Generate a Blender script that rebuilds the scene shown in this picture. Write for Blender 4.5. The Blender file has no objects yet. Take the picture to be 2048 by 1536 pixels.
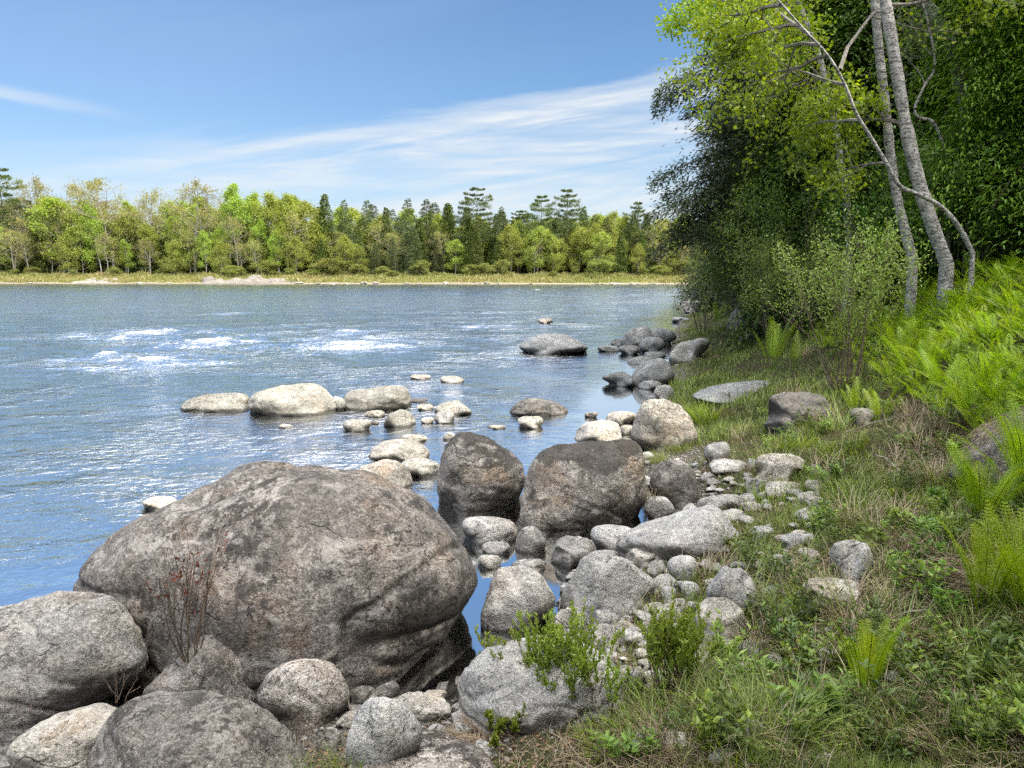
import bpy, math, random, colorsys
import numpy as np
from mathutils import Vector, noise as mn
RNG = np.random.default_rng(7)
random.seed(7)
sc = bpy.context.scene
COL = sc.collection
# ---------------------------------------------------------------- camera
EYE = 2.2; FPX = 1500.0; HORIZON = 548.0
PITCH = math.atan((768 - HORIZON) / FPX)
cd = bpy.data.cameras.new('camera'); cam = bpy.data.objects.new('camera', cd); COL.objects.link(cam)
cd.sensor_width = 36.0; cd.lens = 36.0 * FPX / 2048; cd.clip_start = 0.05; cd.clip_end = 5000
cam.location = (0, 0, EYE); cam.rotation_euler = (math.pi / 2 - PITCH, 0, 0)
sc.camera = cam
CP, SP = math.cos(PITCH), math.sin(PITCH)
def ray(px, py):
    """direction, in the world, that the photo's point (px, py) is seen along; scaled so that y (forward) is 1"""
    u = (px - 1024) / FPX; v = (768 - py) / FPX
    d = np.array([u, CP + v * SP, -SP + v * CP])
    return d / d[1]
def proj(P):
    P = np.asarray(P, float)
    X = P[..., 0]; Y = P[..., 1]; Z = P[..., 2] - EYE
    dep = Y * CP - Z * SP; up = Y * SP + Z * CP
    return 1024 + FPX * X / dep, 768 - FPX * up / dep
def at(px, py, dist):
    r = ray(px, py); return np.array([r[0] * dist, dist, EYE + r[2] * dist])
# ---------------------------------------------------------------- terrain height
SHORE = np.array([(-60, -14), (-16, -.5), (-8, 1.7), (-5, 2.35), (-2.6, 3.05), (-1.4, 3.35), (-.75, 3.62), (-.25, 3.62), (.12, 4.1), (.3, 4.6), (.42, 5.2), (.85, 5.9), (1.25, 6.6),
                  (1.35, 7.6), (1.75, 9.0), (2.6, 13.2), (3.9, 18.5), (6.0, 28), (10.2, 44), (19, 74), (34, 110), (60, 150), (120, 200), (400, 300)], float)
FAR = np.array([(-600, 210), (-120, 176), (-40, 168), (60, 160), (140, 175), (500, 330)], float)
def sdist(P, poly):
    """distance to the line, positive to its right-hand side (walking along the points)"""
    best = np.full(P.shape[0], 1e9); sg = np.ones(P.shape[0])
    for a, b in zip(poly[:-1], poly[1:]):
        e = b - a; L = e @ e
        t = np.clip(((P - a) @ e) / L, 0, 1)
        q = P - (a + t[:, None] * e); d = np.hypot(q[:, 0], q[:, 1])
        cr = q[:, 0] * e[1] - q[:, 1] * e[0]
        m = d < best
        best[m] = d[m]; sg[m] = np.where(cr[m] > 0, 1, -1)
    return best * sg
def smooth(x, a, b):
    t = np.clip((x - a) / (b - a), 0, 1); return t * t * (3 - 2 * t)
def hashn(ix, iy, s):
    v = np.sin(ix * 127.1 + iy * 311.7 + s * 74.7) * 43758.5453
    return v - np.floor(v)
def vnoise(x, y, s=0.0):
    ix = np.floor(x); iy = np.floor(y); fx = x - ix; fy = y - iy
    fx = fx * fx * (3 - 2 * fx); fy = fy * fy * (3 - 2 * fy)
    a = hashn(ix, iy, s); b = hashn(ix + 1, iy, s); c = hashn(ix, iy + 1, s); d = hashn(ix + 1, iy + 1, s)
    return a + (b - a) * fx + (c - a) * fy + (a - b - c + d) * fx * fy
def fbm(x, y, s=0.0, o=4):
    r = 0; a = .5
    for k in range(o):
        r = r + a * (vnoise(x, y, s + k) - .5); x = x * 2.03 + 5.1; y = y * 2.03 + 1.7; a *= .5
    return r
def height(x, y):
    x = np.atleast_1d(np.asarray(x, float)); y = np.atleast_1d(np.asarray(y, float))
    P = np.stack([x, y], 1)
    s = sdist(P, SHORE)
    lf = smooth(x, -3, 2.5) * .5 + .5
    near = .55 + .45 * smooth(y, 1, 6)
    land = np.interp(s, [0, .4, 1, 2.3, 3.4, 4.9, 7, 12, 30, 200], [0, .07, .22, .70, 1.25, 2.05, 2.6, 3.6, 7, 20]) * near
    bed = np.interp(-s, [0, .5, 1.5, 4, 12, 300], [0, -.16, -.3, -.6, -1.2, -2.5])
    h = np.where(s > 0, land, bed)
    sf = -sdist(P, FAR)
    farh = np.interp(sf, [-200, -10, 0, 2, 6, 12, 40, 400], [-3, -.6, 0, .45, 1.1, 1.9, 3, 8])
    h = np.where(sf > -10, np.maximum(np.where(sf > 0, farh, -9), np.where(sf <= 0, np.maximum(h, farh), -9)), h)
    amp = np.where(s > 0, np.clip(s * .12, .02, .35), .05)
    h = h + amp * fbm(x * 1.3, y * 1.3, 3) + np.clip(s, 0, 1) * .06 * fbm(x * 6, y * 6, 9)
    return h
def h1(x, y): return float(height(x, y)[0])
def hit(px, py, zmin=0.0):
    """where the sight line of (px, py) first meets the ground, or the water at z = 0"""
    r = ray(px, py)
    ds = np.concatenate([np.arange(1.0, 40, .02), np.arange(40, 400, .5)])
    g = np.maximum(height(r[0] * ds, ds), zmin)
    below = (EYE + r[2] * ds) <= g
    i = int(np.argmax(below)) if below.any() else len(ds) - 1
    d = ds[i]; return np.array([r[0] * d, d, g[i]])
# ---------------------------------------------------------------- tags, meshes
def tag(o, label=None, cat=None, group=None, kind=None):
    for k, v in (('label', label), ('category', cat), ('group', group), ('kind', kind)):
        if v: o[k] = v
    return o
def mesh_np(name, V, F, mat=None, sm=False, attrs=None, tri=None):
    """V (n,3), F (m,4) quads, tri (k,3)"""
    me = bpy.data.meshes.new(name)
    V = np.asarray(V, np.float32)
    me.vertices.add(len(V)); me.vertices.foreach_set('co', V.ravel())
    F = np.zeros((0, 4), np.int32) if F is None else np.asarray(F, np.int32)
    T = np.zeros((0, 3), np.int32) if tri is None else np.asarray(tri, np.int32)
    me.loops.add(F.size + T.size)
    me.loops.foreach_set('vertex_index', np.concatenate([F.ravel(), T.ravel()]))
    me.polygons.add(len(F) + len(T))
    st = np.concatenate([np.arange(len(F)) * 4, F.size + np.arange(len(T)) * 3])
    me.polygons.foreach_set('loop_start', st.astype(np.int32))
    me.polygons.foreach_set('use_smooth', np.full(len(st), sm))
    if attrs:
        for k, a in attrs.items():
            at_ = me.attributes.new(k, 'FLOAT', 'POINT'); at_.data.foreach_set('value', np.asarray(a, np.float32))
    me.update(calc_edges=True); me.validate()
    if mat: me.materials.append(mat)
    return me
def link(name, me, parent=None, loc=None):
    o = bpy.data.objects.new(name, me); COL.objects.link(o)
    if loc is not None: o.location = [float(c) for c in loc]
    if parent: o.parent = parent
    return o
class MB:
    """collects vertices, quads and a tint per vertex, builds ONE mesh"""
    def __init__(s): s.V = []; s.F = []; s.A = []; s.n = 0
    def add(s, V, F, a=.5):
        V = np.asarray(V, float).reshape(-1, 3); s.V.append(V); s.F.append(np.asarray(F, int).reshape(-1, 4) + s.n)
        s.A.append(np.broadcast_to(np.asarray(a, float), (len(V),)).copy()); s.n += len(V)
    def tube(s, P, R, k=6, a=.5):
        P = np.asarray(P, float); R = np.broadcast_to(np.asarray(R, float), (len(P),)); n = len(P)
        T = np.gradient(P, axis=0); T /= np.linalg.norm(T, axis=1, keepdims=True) + 1e-9
        ref = np.array([0, 0, 1.0]) if abs(T[:, 2]).mean() < .9 else np.array([1.0, 0, 0])
        U = np.cross(T, ref); U /= np.linalg.norm(U, axis=1, keepdims=True) + 1e-9; W = np.cross(T, U)
        th = np.arange(k) / k * 2 * math.pi
        V = P[:, None] + R[:, None, None] * (np.cos(th)[None, :, None] * U[:, None] + np.sin(th)[None, :, None] * W[:, None])
        i = np.arange(n - 1)[:, None] * k; j = np.arange(k)[None, :]; j2 = (j + 1) % k
        F = np.stack([i + j, i + j2, i + k + j2, i + k + j], -1).reshape(-1, 4)
        s.add(V, F, a)
    def leaves(s, C, D, L, Wd, rng, a=.5, up=None, fold=.15):
        """leaf-shaped quads from base C along D, length L, width Wd"""
        C = np.asarray(C, float); n = len(C)
        if n == 0: return
        D = D / (np.linalg.norm(D, axis=1, keepdims=True) + 1e-9)
        r = rng.normal(size=(n, 3)) if up is None else np.asarray(up, float) + rng.normal(size=(n, 3)) * .35
        S = np.cross(D, r); S /= np.linalg.norm(S, axis=1, keepdims=True) + 1e-9
        N = np.cross(S, D)
        L = np.broadcast_to(L, (n,))[:, None]; Wd = np.broadcast_to(Wd, (n,))[:, None]
        mid = C + D * L * .45 + N * L * fold
        V = np.stack([C, mid + S * Wd * .5, C + D * L, mid - S * Wd * .5], 1).reshape(-1, 3)
        F = np.arange(n * 4).reshape(n, 4)
        s.add(V, F, np.repeat(np.broadcast_to(a, (n,)), 4))
    def mesh(s, name, mat, sm=False):
        return mesh_np(name, np.concatenate(s.V), np.concatenate(s.F), mat, sm, {'tint': np.concatenate(s.A)})
    def build(s, name, mat, parent=None, sm=False, loc=None):
        return link(name, s.mesh(name, mat, sm), parent, loc)
def empty(name, loc, rz=0.0):
    o = bpy.data.objects.new(name, None); COL.objects.link(o); o.location = [float(c) for c in loc]; o.rotation_euler = (0, 0, rz); o.empty_display_size = .2
    return o
def copy_tree(o, parent=None):
    c = o.copy(); COL.objects.link(c); c.parent = parent
    for ch in list(o.children): copy_tree(ch, c)
    return c
# ---------------------------------------------------------------- materials
class NT:
    def __init__(s, tree): s.t = tree; s.n = tree.nodes; s.l = tree.links
    def new(s, typ, **kw):
        n = s.n.new(typ)
        for k, v in kw.items(): setattr(n, k, v)
        return n
    def put(s, sock, v):
        if v is None: return
        if hasattr(v, 'is_linked') or hasattr(v, 'links'): s.l.new(v, sock)
        elif isinstance(v, (tuple, list)) and sock.type == 'RGBA': sock.default_value = tuple(v) if len(v) == 4 else (*v, 1)
        else: sock.default_value = v
    def math(s, op, a, b=None, c=None, clamp=False):
        n = s.new('ShaderNodeMath', operation=op, use_clamp=clamp)
        s.put(n.inputs[0], a); s.put(n.inputs[1], b)
        if c is not None: s.put(n.inputs[2], c)
        return n.outputs[0]
    def ramp01(s, v, a, b, lo=0.0, hi=1.0):
        n = s.new('ShaderNodeMapRange', interpolation_type='SMOOTHSTEP')
        s.put(n.inputs[0], v); n.inputs[1].default_value = a; n.inputs[2].default_value = b; n.inputs[3].default_value = lo; n.inputs[4].default_value = hi
        return n.outputs[0]
    def mix(s, f, a, b, blend='MIX'):
        n = s.new('ShaderNodeMix', data_type='RGBA', blend_type=blend)
        s.put(n.inputs[0], f); s.put(n.inputs[6], a); s.put(n.inputs[7], b)
        return n.outputs[2]
    def noise(s, vec, scale, detail=4, rough=.6, dist=0.0):
        n = s.new('ShaderNodeTexNoise'); s.put(n.inputs['Vector'], vec)
        n.inputs['Scale'].default_value = scale; n.inputs['Detail'].default_value = detail; n.inputs['Roughness'].default_value = rough; n.inputs['Distortion'].default_value = dist
        return n.outputs[0]
    def attr(s, name):
        n = s.new('ShaderNodeAttribute', attribute_name=name); return n.outputs['Fac']
    def scale(s, vec, v):
        n = s.new('ShaderNodeMapping'); s.put(n.inputs['Vector'], vec); n.inputs['Scale'].default_value = v; return n.outputs[0]
def newmat(name):
    m = bpy.data.materials.new(name); m.use_nodes = True; t = m.node_tree; t.nodes.clear()
    nt = NT(t); nt.out = nt.new('ShaderNodeOutputMaterial'); return m, nt
def bump(nt, h, strength, dist):
    b = nt.new('ShaderNodeBump'); nt.put(b.inputs['Height'], h); b.inputs['Strength'].default_value = strength; b.inputs['Distance'].default_value = dist
    return b.outputs[0]
def principled(nt, col, rough=.8, nrm=None, spec=.3):
    p = nt.new('ShaderNodeBsdfPrincipled'); nt.put(p.inputs['Base Color'], col); nt.put(p.inputs['Roughness'], rough)
    nt.put(p.inputs['Specular IOR Level'], spec)
    if nrm is not None: nt.l.new(nrm, p.inputs['Normal'])
    return p.outputs[0]
def leafmat(name, dark, light, trans=.35, tr=None, var=.35):
    m, nt = newmat(name)
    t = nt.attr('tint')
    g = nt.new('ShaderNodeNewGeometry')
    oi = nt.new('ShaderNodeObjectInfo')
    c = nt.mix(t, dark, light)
    hsv = nt.new('ShaderNodeHueSaturation'); nt.put(hsv.inputs['Color'], c)
    nt.put(hsv.inputs['Value'], nt.math('MULTIPLY_ADD', oi.outputs['Random'], var, 1 - var / 2))
    nt.put(hsv.inputs['Hue'], nt.math('MULTIPLY_ADD', oi.outputs['Random'], .03, .485))
    c = hsv.outputs[0]
    d = nt.new('ShaderNodeBsdfDiffuse'); nt.put(d.inputs[0], c)
    tl = nt.new('ShaderNodeBsdfTranslucent')
    nt.put(tl.inputs[0], nt.mix(1.0, c, tr or (1.25, 1.2, .5), 'MULTIPLY'))
    gl = nt.new('ShaderNodeBsdfGlossy'); gl.inputs['Roughness'].default_value = .45; gl.inputs[0].default_value = (.8, .85, .9, 1)
    a = nt.new('ShaderNodeMixShader'); a.inputs[0].default_value = trans; nt.l.new(d.outputs[0], a.inputs[1]); nt.l.new(tl.outputs[0], a.inputs[2])
    b = nt.new('ShaderNodeMixShader'); b.inputs[0].default_value = .035; nt.l.new(a.outputs[0], b.inputs[1]); nt.l.new(gl.outputs[0], b.inputs[2])
    nt.l.new(b.outputs[0], nt.out.inputs[0]); return m
def barkmat(name, c1, c2, c3=None, scale=18, vs=(1, 1, .3), lich=.0):
    m, nt = newmat(name)
    tc = nt.new('ShaderNodeTexCoord').outputs['Object']
    v = nt.scale(tc, vs)
    n1 = nt.noise(v, scale, 6, .7); n2 = nt.noise(v, scale * 4, 3, .6)
    c = nt.mix(nt.ramp01(n1, .38, .62), c1, c2)
    if c3: c = nt.mix(nt.math('MULTIPLY', nt.ramp01(nt.noise(nt.scale(tc, (.7, .7, 2.4)), 14, 6, .75), .5 - lich * .2, .66 - lich * .2), .9), c, c3)
    nt.l.new(principled(nt, c, .9, bump(nt, nt.math('ADD', n1, n2), .7, .02)), nt.out.inputs[0]); return m
def rockmat(name, base, dark=(.07, .065, .06), pale=(.55, .53, .5), lich=.5, warm=.3, spots=0.0, moss=0.0, wet=.012, top=0.0):
    """speckled granite: large tone patches, dark lichen crust, pale bloom, a wet line just above the river"""
    m, nt = newmat(name)
    g = nt.new('ShaderNodeNewGeometry'); P = g.outputs['Position']
    oi = nt.new('ShaderNodeObjectInfo'); rnd = oi.outputs['Random']
    sp = nt.new('ShaderNodeSeparateXYZ'); nt.l.new(P, sp.inputs[0]); z = sp.outputs[2]
    sn = nt.new('ShaderNodeSeparateXYZ'); nt.l.new(g.outputs['Normal'], sn.inputs[0]); nz = sn.outputs[2]
    big = nt.noise(P, 1.7, 5, .65, .4); med = nt.noise(P, 7, 6, .72, .3); sm_ = nt.noise(P, 34, 4, .75); fine = nt.noise(P, 95, 3, .7)
    c = nt.mix(nt.ramp01(big, .35, .68), base, tuple(b * .62 for b in base))
    wc = (min(base[0] * 1.35, .8), base[1] * 1.02, base[2] * .7)
    c = nt.mix(nt.math('MULTIPLY', nt.ramp01(nt.noise(P, 2.6, 4, .6), .5, .7), warm), c, wc)
    c = nt.mix(nt.math('MULTIPLY', nt.ramp01(sm_, .5, .68), .75), c, pale)
    c = nt.mix(nt.math('MULTIPLY', nt.ramp01(sm_, .47, .32), .7), c, dark)
    c = nt.mix(nt.math('MULTIPLY', nt.ramp01(fine, .55, .64), .75), c, pale)
    c = nt.mix(nt.math('MULTIPLY', nt.ramp01(fine, .45, .35), .8), c, dark)
    # crusty dark lichen gathered in ragged patches
    patch = nt.math('ADD', nt.math('MULTIPLY', med, .6), nt.math('MULTIPLY', nt.noise(P, 20, 5, .8), .4))
    t0 = .62 - lich * .16
    c = nt.mix(nt.math('MULTIPLY', nt.ramp01(nt.noise(nt.scale(P, (1, 1, 1.6)), 4.5, 6, .75, .8), .52, .6), .55), c, tuple(min(.75, q * 1.15) for q in pale))
    clus = nt.ramp01(nt.noise(P, 1.3, 4, .6, .6), .44, .58, .12, 1)
    c = nt.mix(nt.math('MULTIPLY', nt.math('MULTIPLY', nt.ramp01(patch, t0 - .01, t0 + .05), min(1, .45 + lich * .5)), clus), c, dark)
    c = nt.mix(nt.math('MULTIPLY', nt.ramp01(big, .5, .34), .55 * lich), c, tuple(d * 1.3 for d in dark))
    if spots:
        v = nt.new('ShaderNodeTexVoronoi'); nt.l.new(P, v.inputs['Vector']); v.inputs['Scale'].default_value = 20
        c = nt.mix(nt.math('MULTIPLY', nt.ramp01(v.outputs[0], .34, .2), spots), c, dark)
    if top:
        c = nt.mix(nt.math('MULTIPLY', nt.ramp01(nt.math('ADD', nz, nt.math('MULTIPLY', nt.math('SUBTRACT', med, .5), 1.6)), .45, .75), top), c, dark)
    if moss:
        mk = nt.math('MULTIPLY', nt.ramp01(nt.noise(P, 5, 5, .7), .48, .6), moss)
        c = nt.mix(mk, c, (.10, .11, .04))
    c = nt.mix(nt.math('MULTIPLY', nt.ramp01(nz, .2, -.4), .68), c, dark)  # downward faces darkened in the colour, painting the shade of overhangs
    hs = nt.new('ShaderNodeHueSaturation'); nt.put(hs.inputs['Color'], c); nt.put(hs.inputs['Value'], nt.math('MULTIPLY_ADD', rnd, .4, .8)); c = hs.outputs[0]
    zz = nt.math('ADD', z, nt.math('MULTIPLY', nt.math('SUBTRACT', med, .5), .06))
    wl = nt.ramp01(zz, wet + .025, wet - .01)
    c = nt.mix(nt.math('MULTIPLY', wl, .85), c, (.028, .026, .02))
    c = nt.mix(nt.ramp01(z, 0.0, -.2), c, (.10, .07, .035))
    crack = nt.new('ShaderNodeTexVoronoi', feature='DISTANCE_TO_EDGE'); nt.l.new(nt.scale(P, (1, 1, 1.8)), crack.inputs['Vector']); crack.inputs['Scale'].default_value = 1.6
    wv = nt.new('ShaderNodeVectorMath', operation='ADD'); nz3 = nt.new('ShaderNodeTexNoise'); nt.l.new(P, nz3.inputs['Vector']); nz3.inputs['Scale'].default_value = 2.2; nz3.inputs['Detail'].default_value = 5
    sc3 = nt.new('ShaderNodeVectorMath', operation='SCALE'); nt.l.new(nz3.outputs['Color'], sc3.inputs[0]); sc3.inputs['Scale'].default_value = .55
    nt.l.new(P, wv.inputs[0]); nt.l.new(sc3.outputs[0], wv.inputs[1]); nt.l.new(nt.scale(wv.outputs[0], (1, 1, 1.7)), crack.inputs['Vector'])
    ck = nt.math('MULTIPLY', nt.ramp01(crack.outputs[0], .022, .0), nt.ramp01(nt.noise(P, 3.1, 3, .6), .5, .62))
    c = nt.mix(nt.math('MULTIPLY', ck, .35), c, dark)
    pit = nt.math('MULTIPLY', nt.ramp01(nt.noise(P, 24, 3, .6, .8), .60, .68), nt.ramp01(nt.noise(P, 2.1, 3, .6), .46, .6))
    c = nt.mix(nt.math('MULTIPLY', pit, .6), c, dark)
    hgt = nt.math('ADD', nt.math('MULTIPLY', nt.math('ADD', nt.math('MULTIPLY', ck, .5), nt.math('MULTIPLY', pit, .8)), -1.2), nt.math('ADD', nt.math('MULTIPLY', med, 1.6), nt.math('ADD', nt.math('MULTIPLY', sm_, .55), nt.math('MULTIPLY', fine, .1))))
    rough = nt.math('MULTIPLY_ADD', wl, -.45, .88)
    nt.l.new(principled(nt, c, rough, bump(nt, hgt, .9, .028), .3), nt.out.inputs[0]); return m
# ---------------------------------------------------------------- light
SUN_AZ, SUN_EL = math.radians(118), math.radians(52)
sd = Vector((math.sin(SUN_AZ) * math.cos(SUN_EL), math.cos(SUN_AZ) * math.cos(SUN_EL), math.sin(SUN_EL)))
sl = bpy.data.lights.new('sun', 'SUN'); sl.energy = 4.0; sl.angle = math.radians(.5); sl.color = (1, .93, .8)
so = bpy.data.objects.new('sun', sl); COL.objects.link(so); so.rotation_euler = sd.to_track_quat('Z', 'Y').to_euler(); so.location = (20, -20, 40)
def build_world():
    w = bpy.data.worlds.new('World'); sc.world = w; w.use_nodes = True; w.node_tree.nodes.clear(); nt = NT(w.node_tree)
    out = nt.new('ShaderNodeOutputWorld'); bg = nt.new('ShaderNodeBackground'); nt.l.new(bg.outputs[0], out.inputs[0])
    sky = nt.new('ShaderNodeTexSky', sky_type='NISHITA', sun_disc=False)
    sky.sun_elevation = SUN_EL; sky.sun_rotation = SUN_AZ; sky.air_density = 1.0; sky.dust_density = .6; sky.ozone_density = 2.0
    d = nt.new('ShaderNodeTexCoord').outputs['Generated']
    s = nt.new('ShaderNodeSeparateXYZ'); nt.l.new(d, s.inputs[0]); x, y, z = s.outputs
    az = nt.math('ARCTAN2', x, y)
    q = nt.math('MULTIPLY_ADD', az, -.14, z)                     # rises to the right like the cirrus bands
    v = nt.new('ShaderNodeCombineXYZ'); nt.l.new(nt.math('MULTIPLY', az, 1.6), v.inputs[0]); nt.l.new(nt.math('MULTIPLY', q, 13), v.inputs[1])
    st = nt.noise(v.outputs[0], 1.5, 6, .62, .6)
    v2 = nt.new('ShaderNodeCombineXYZ'); nt.l.new(nt.math('MULTIPLY', az, 3.0), v2.inputs[0]); nt.l.new(nt.math('MULTIPLY', z, 40), v2.inputs[1]); v2.inputs[2].default_value = 4.2
    st2 = nt.noise(v2.outputs[0], 1.2, 5, .6, .3)
    qn = nt.math('ADD', q, nt.math('MULTIPLY', nt.math('SUBTRACT', st, .5), .09))
    edge = nt.ramp01(qn, .224, .198)
    side = nt.ramp01(az, -.6, .1, .55, 1)
    body = nt.math('MULTIPLY', nt.ramp01(st, .36, .62, .22, 1), nt.ramp01(st2, .36, .6, .5, 1))
    cl = nt.math('MULTIPLY', nt.math('MULTIPLY', edge, side), body)
    rim = nt.math('MULTIPLY', nt.math('MULTIPLY', nt.ramp01(qn, .172, .196), nt.ramp01(qn, .224, .204)), nt.ramp01(az, -.5, -.28))
    cl = nt.math('ADD', cl, nt.math('MULTIPLY', rim, .22), clamp=True)
    # a thin streak low on the left
    ql = nt.math('ADD', nt.math('MULTIPLY_ADD', az, .10, z), nt.math('MULTIPLY', nt.math('SUBTRACT', st2, .5), .02))
    lt = nt.math('MULTIPLY', nt.math('MULTIPLY', nt.ramp01(ql, .120, .130), nt.ramp01(ql, .142, .131)), nt.ramp01(az, -.42, -.6))
    cl = nt.math('MAXIMUM', cl, nt.math('MULTIPLY', lt, .5))
    veil = nt.math('MULTIPLY', nt.ramp01(nt.noise(v.outputs[0], .5, 5, .6, .5), .45, .75), nt.ramp01(z, .15, .4, .0, .22))
    veil = nt.math('ADD', veil, nt.math('MULTIPLY', nt.ramp01(az, .2, -.5), .24))
    hz = nt.math('MULTIPLY', nt.ramp01(z, .2, .0), .7)
    base = nt.mix(1.0, sky.outputs[0], (SKYR, SKYG, SKYB), 'MULTIPLY')
    base = nt.mix(nt.math('MULTIPLY', veil, 1.0), base, (5.0, 6.9, 10.0))
    base = nt.mix(hz, base, (6.6, 8.1, 9.6))
    c = nt.mix(nt.math('MULTIPLY', cl, .97), base, (8.6, 9.1, 9.5))
    # bright glow added round the sun, behind the camera, to fill the shade
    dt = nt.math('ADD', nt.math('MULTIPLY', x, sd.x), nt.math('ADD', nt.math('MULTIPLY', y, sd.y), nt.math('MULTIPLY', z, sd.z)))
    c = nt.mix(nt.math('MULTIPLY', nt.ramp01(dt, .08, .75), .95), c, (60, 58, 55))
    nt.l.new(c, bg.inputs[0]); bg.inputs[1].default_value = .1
SKYR, SKYG, SKYB = 1.1, 1.38, 1.6
build_world()
sc.view_settings.view_transform = 'Standard'; sc.view_settings.look = 'None'; sc.view_settings.exposure = 0
sc.cycles.max_bounces = 5; sc.cycles.diffuse_bounces = 3; sc.cycles.glossy_bounces = 3; sc.cycles.transmission_bounces = 3; sc.cycles.transparent_max_bounces = 8
sc.cycles.use_denoising = False
sc.cycles.caustics_reflective = False; sc.cycles.caustics_refractive = False
# ---------------------------------------------------------------- ground sheet
def build_ground():
    a1 = np.radians(np.linspace(-42, 50, 520)); a2 = np.radians(np.linspace(50, 318, 130))[1:-1]
    A = np.concatenate([a1, a2]); R = np.concatenate([[.02, .3, .6], np.geomspace(.9, 60, 330), np.geomspace(62, 1500, 90)])
    X = np.sin(A)[None] * R[:, None]; Y = np.cos(A)[None] * R[:, None]
    Z = height(X.ravel(), Y.ravel())
    V = np.stack([X.ravel(), Y.ravel(), Z], 1)
    n = len(A); i = np.arange(len(R) - 1)[:, None] * n; j = np.arange(n)[None]; j2 = (j + 1) % n
    F = np.stack([i + j, i + j2, i + n + j2, i + n + j], -1).reshape(-1, 4)[:, ::-1]
    P = V[:, :2]; s = sdist(P, SHORE); sf = -sdist(P, FAR)
    m, nt = newmat('ground')
    g = nt.new('ShaderNodeNewGeometry'); Pn = g.outputs['Position']; sp = nt.new('ShaderNodeSeparateXYZ'); nt.l.new(Pn, sp.inputs[0])
    sh = nt.attr('shore'); fr = nt.attr('farshore')
    n1 = nt.noise(Pn, 2.2, 6, .7); n2 = nt.noise(Pn, 14, 5, .75); n3 = nt.noise(Pn, 55, 4, .75)
    soil = nt.mix(nt.ramp01(n2, .35, .65), (.028, .022, .015), (.085, .065, .042))
    soil = nt.mix(nt.ramp01(n1, .4, .6), soil, (.06, .075, .028))
    soil = nt.mix(nt.math('MULTIPLY', nt.ramp01(n3, .56, .7), .7), soil, (.26, .2, .13))
    grav = nt.mix(nt.ramp01(n3, .35, .65), (.05, .045, .04), (.24, .22, .19))
    c = nt.mix(nt.ramp01(nt.math('ADD', sh, nt.math('MULTIPLY', n1, .8)), .7, 1.1), grav, soil)
    v = nt.new('ShaderNodeTexVoronoi'); nt.l.new(Pn, v.inputs['Vector']); v.inputs['Scale'].default_value = 5.5
    bed = nt.mix(nt.ramp01(v.outputs[0], .15, .5), (.12, .075, .035), (.022, .015, .008))
    bed = nt.mix(nt.ramp01(sp.outputs[2], -.35, -1.0), bed, (.02, .022, .016))
    c = nt.mix(nt.ramp01(sp.outputs[2], .02, -.03), c, bed)
    fg = nt.mix(nt.ramp01(nt.noise(Pn, .6, 6, .7), .4, .6), (.20, .17, .08), (.16, .18, .04))
    fg = nt.mix(nt.ramp01(fr, 1.6, .4), fg, (.24, .21, .17))
    fg = nt.mix(nt.ramp01(fr, 13, 18), fg, (.05, .05, .02))
    c = nt.mix(nt.ramp01(fr, -1, 0), c, fg)
    nt.l.new(principled(nt, c, .95, bump(nt, nt.math('ADD', n2, n3), .8, .04), .15), nt.out.inputs[0])
    o = link('ground', mesh_np('ground', V, F, m, True, {'shore': s, 'farshore': sf})); tag(o, kind='structure')
build_ground()
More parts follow.
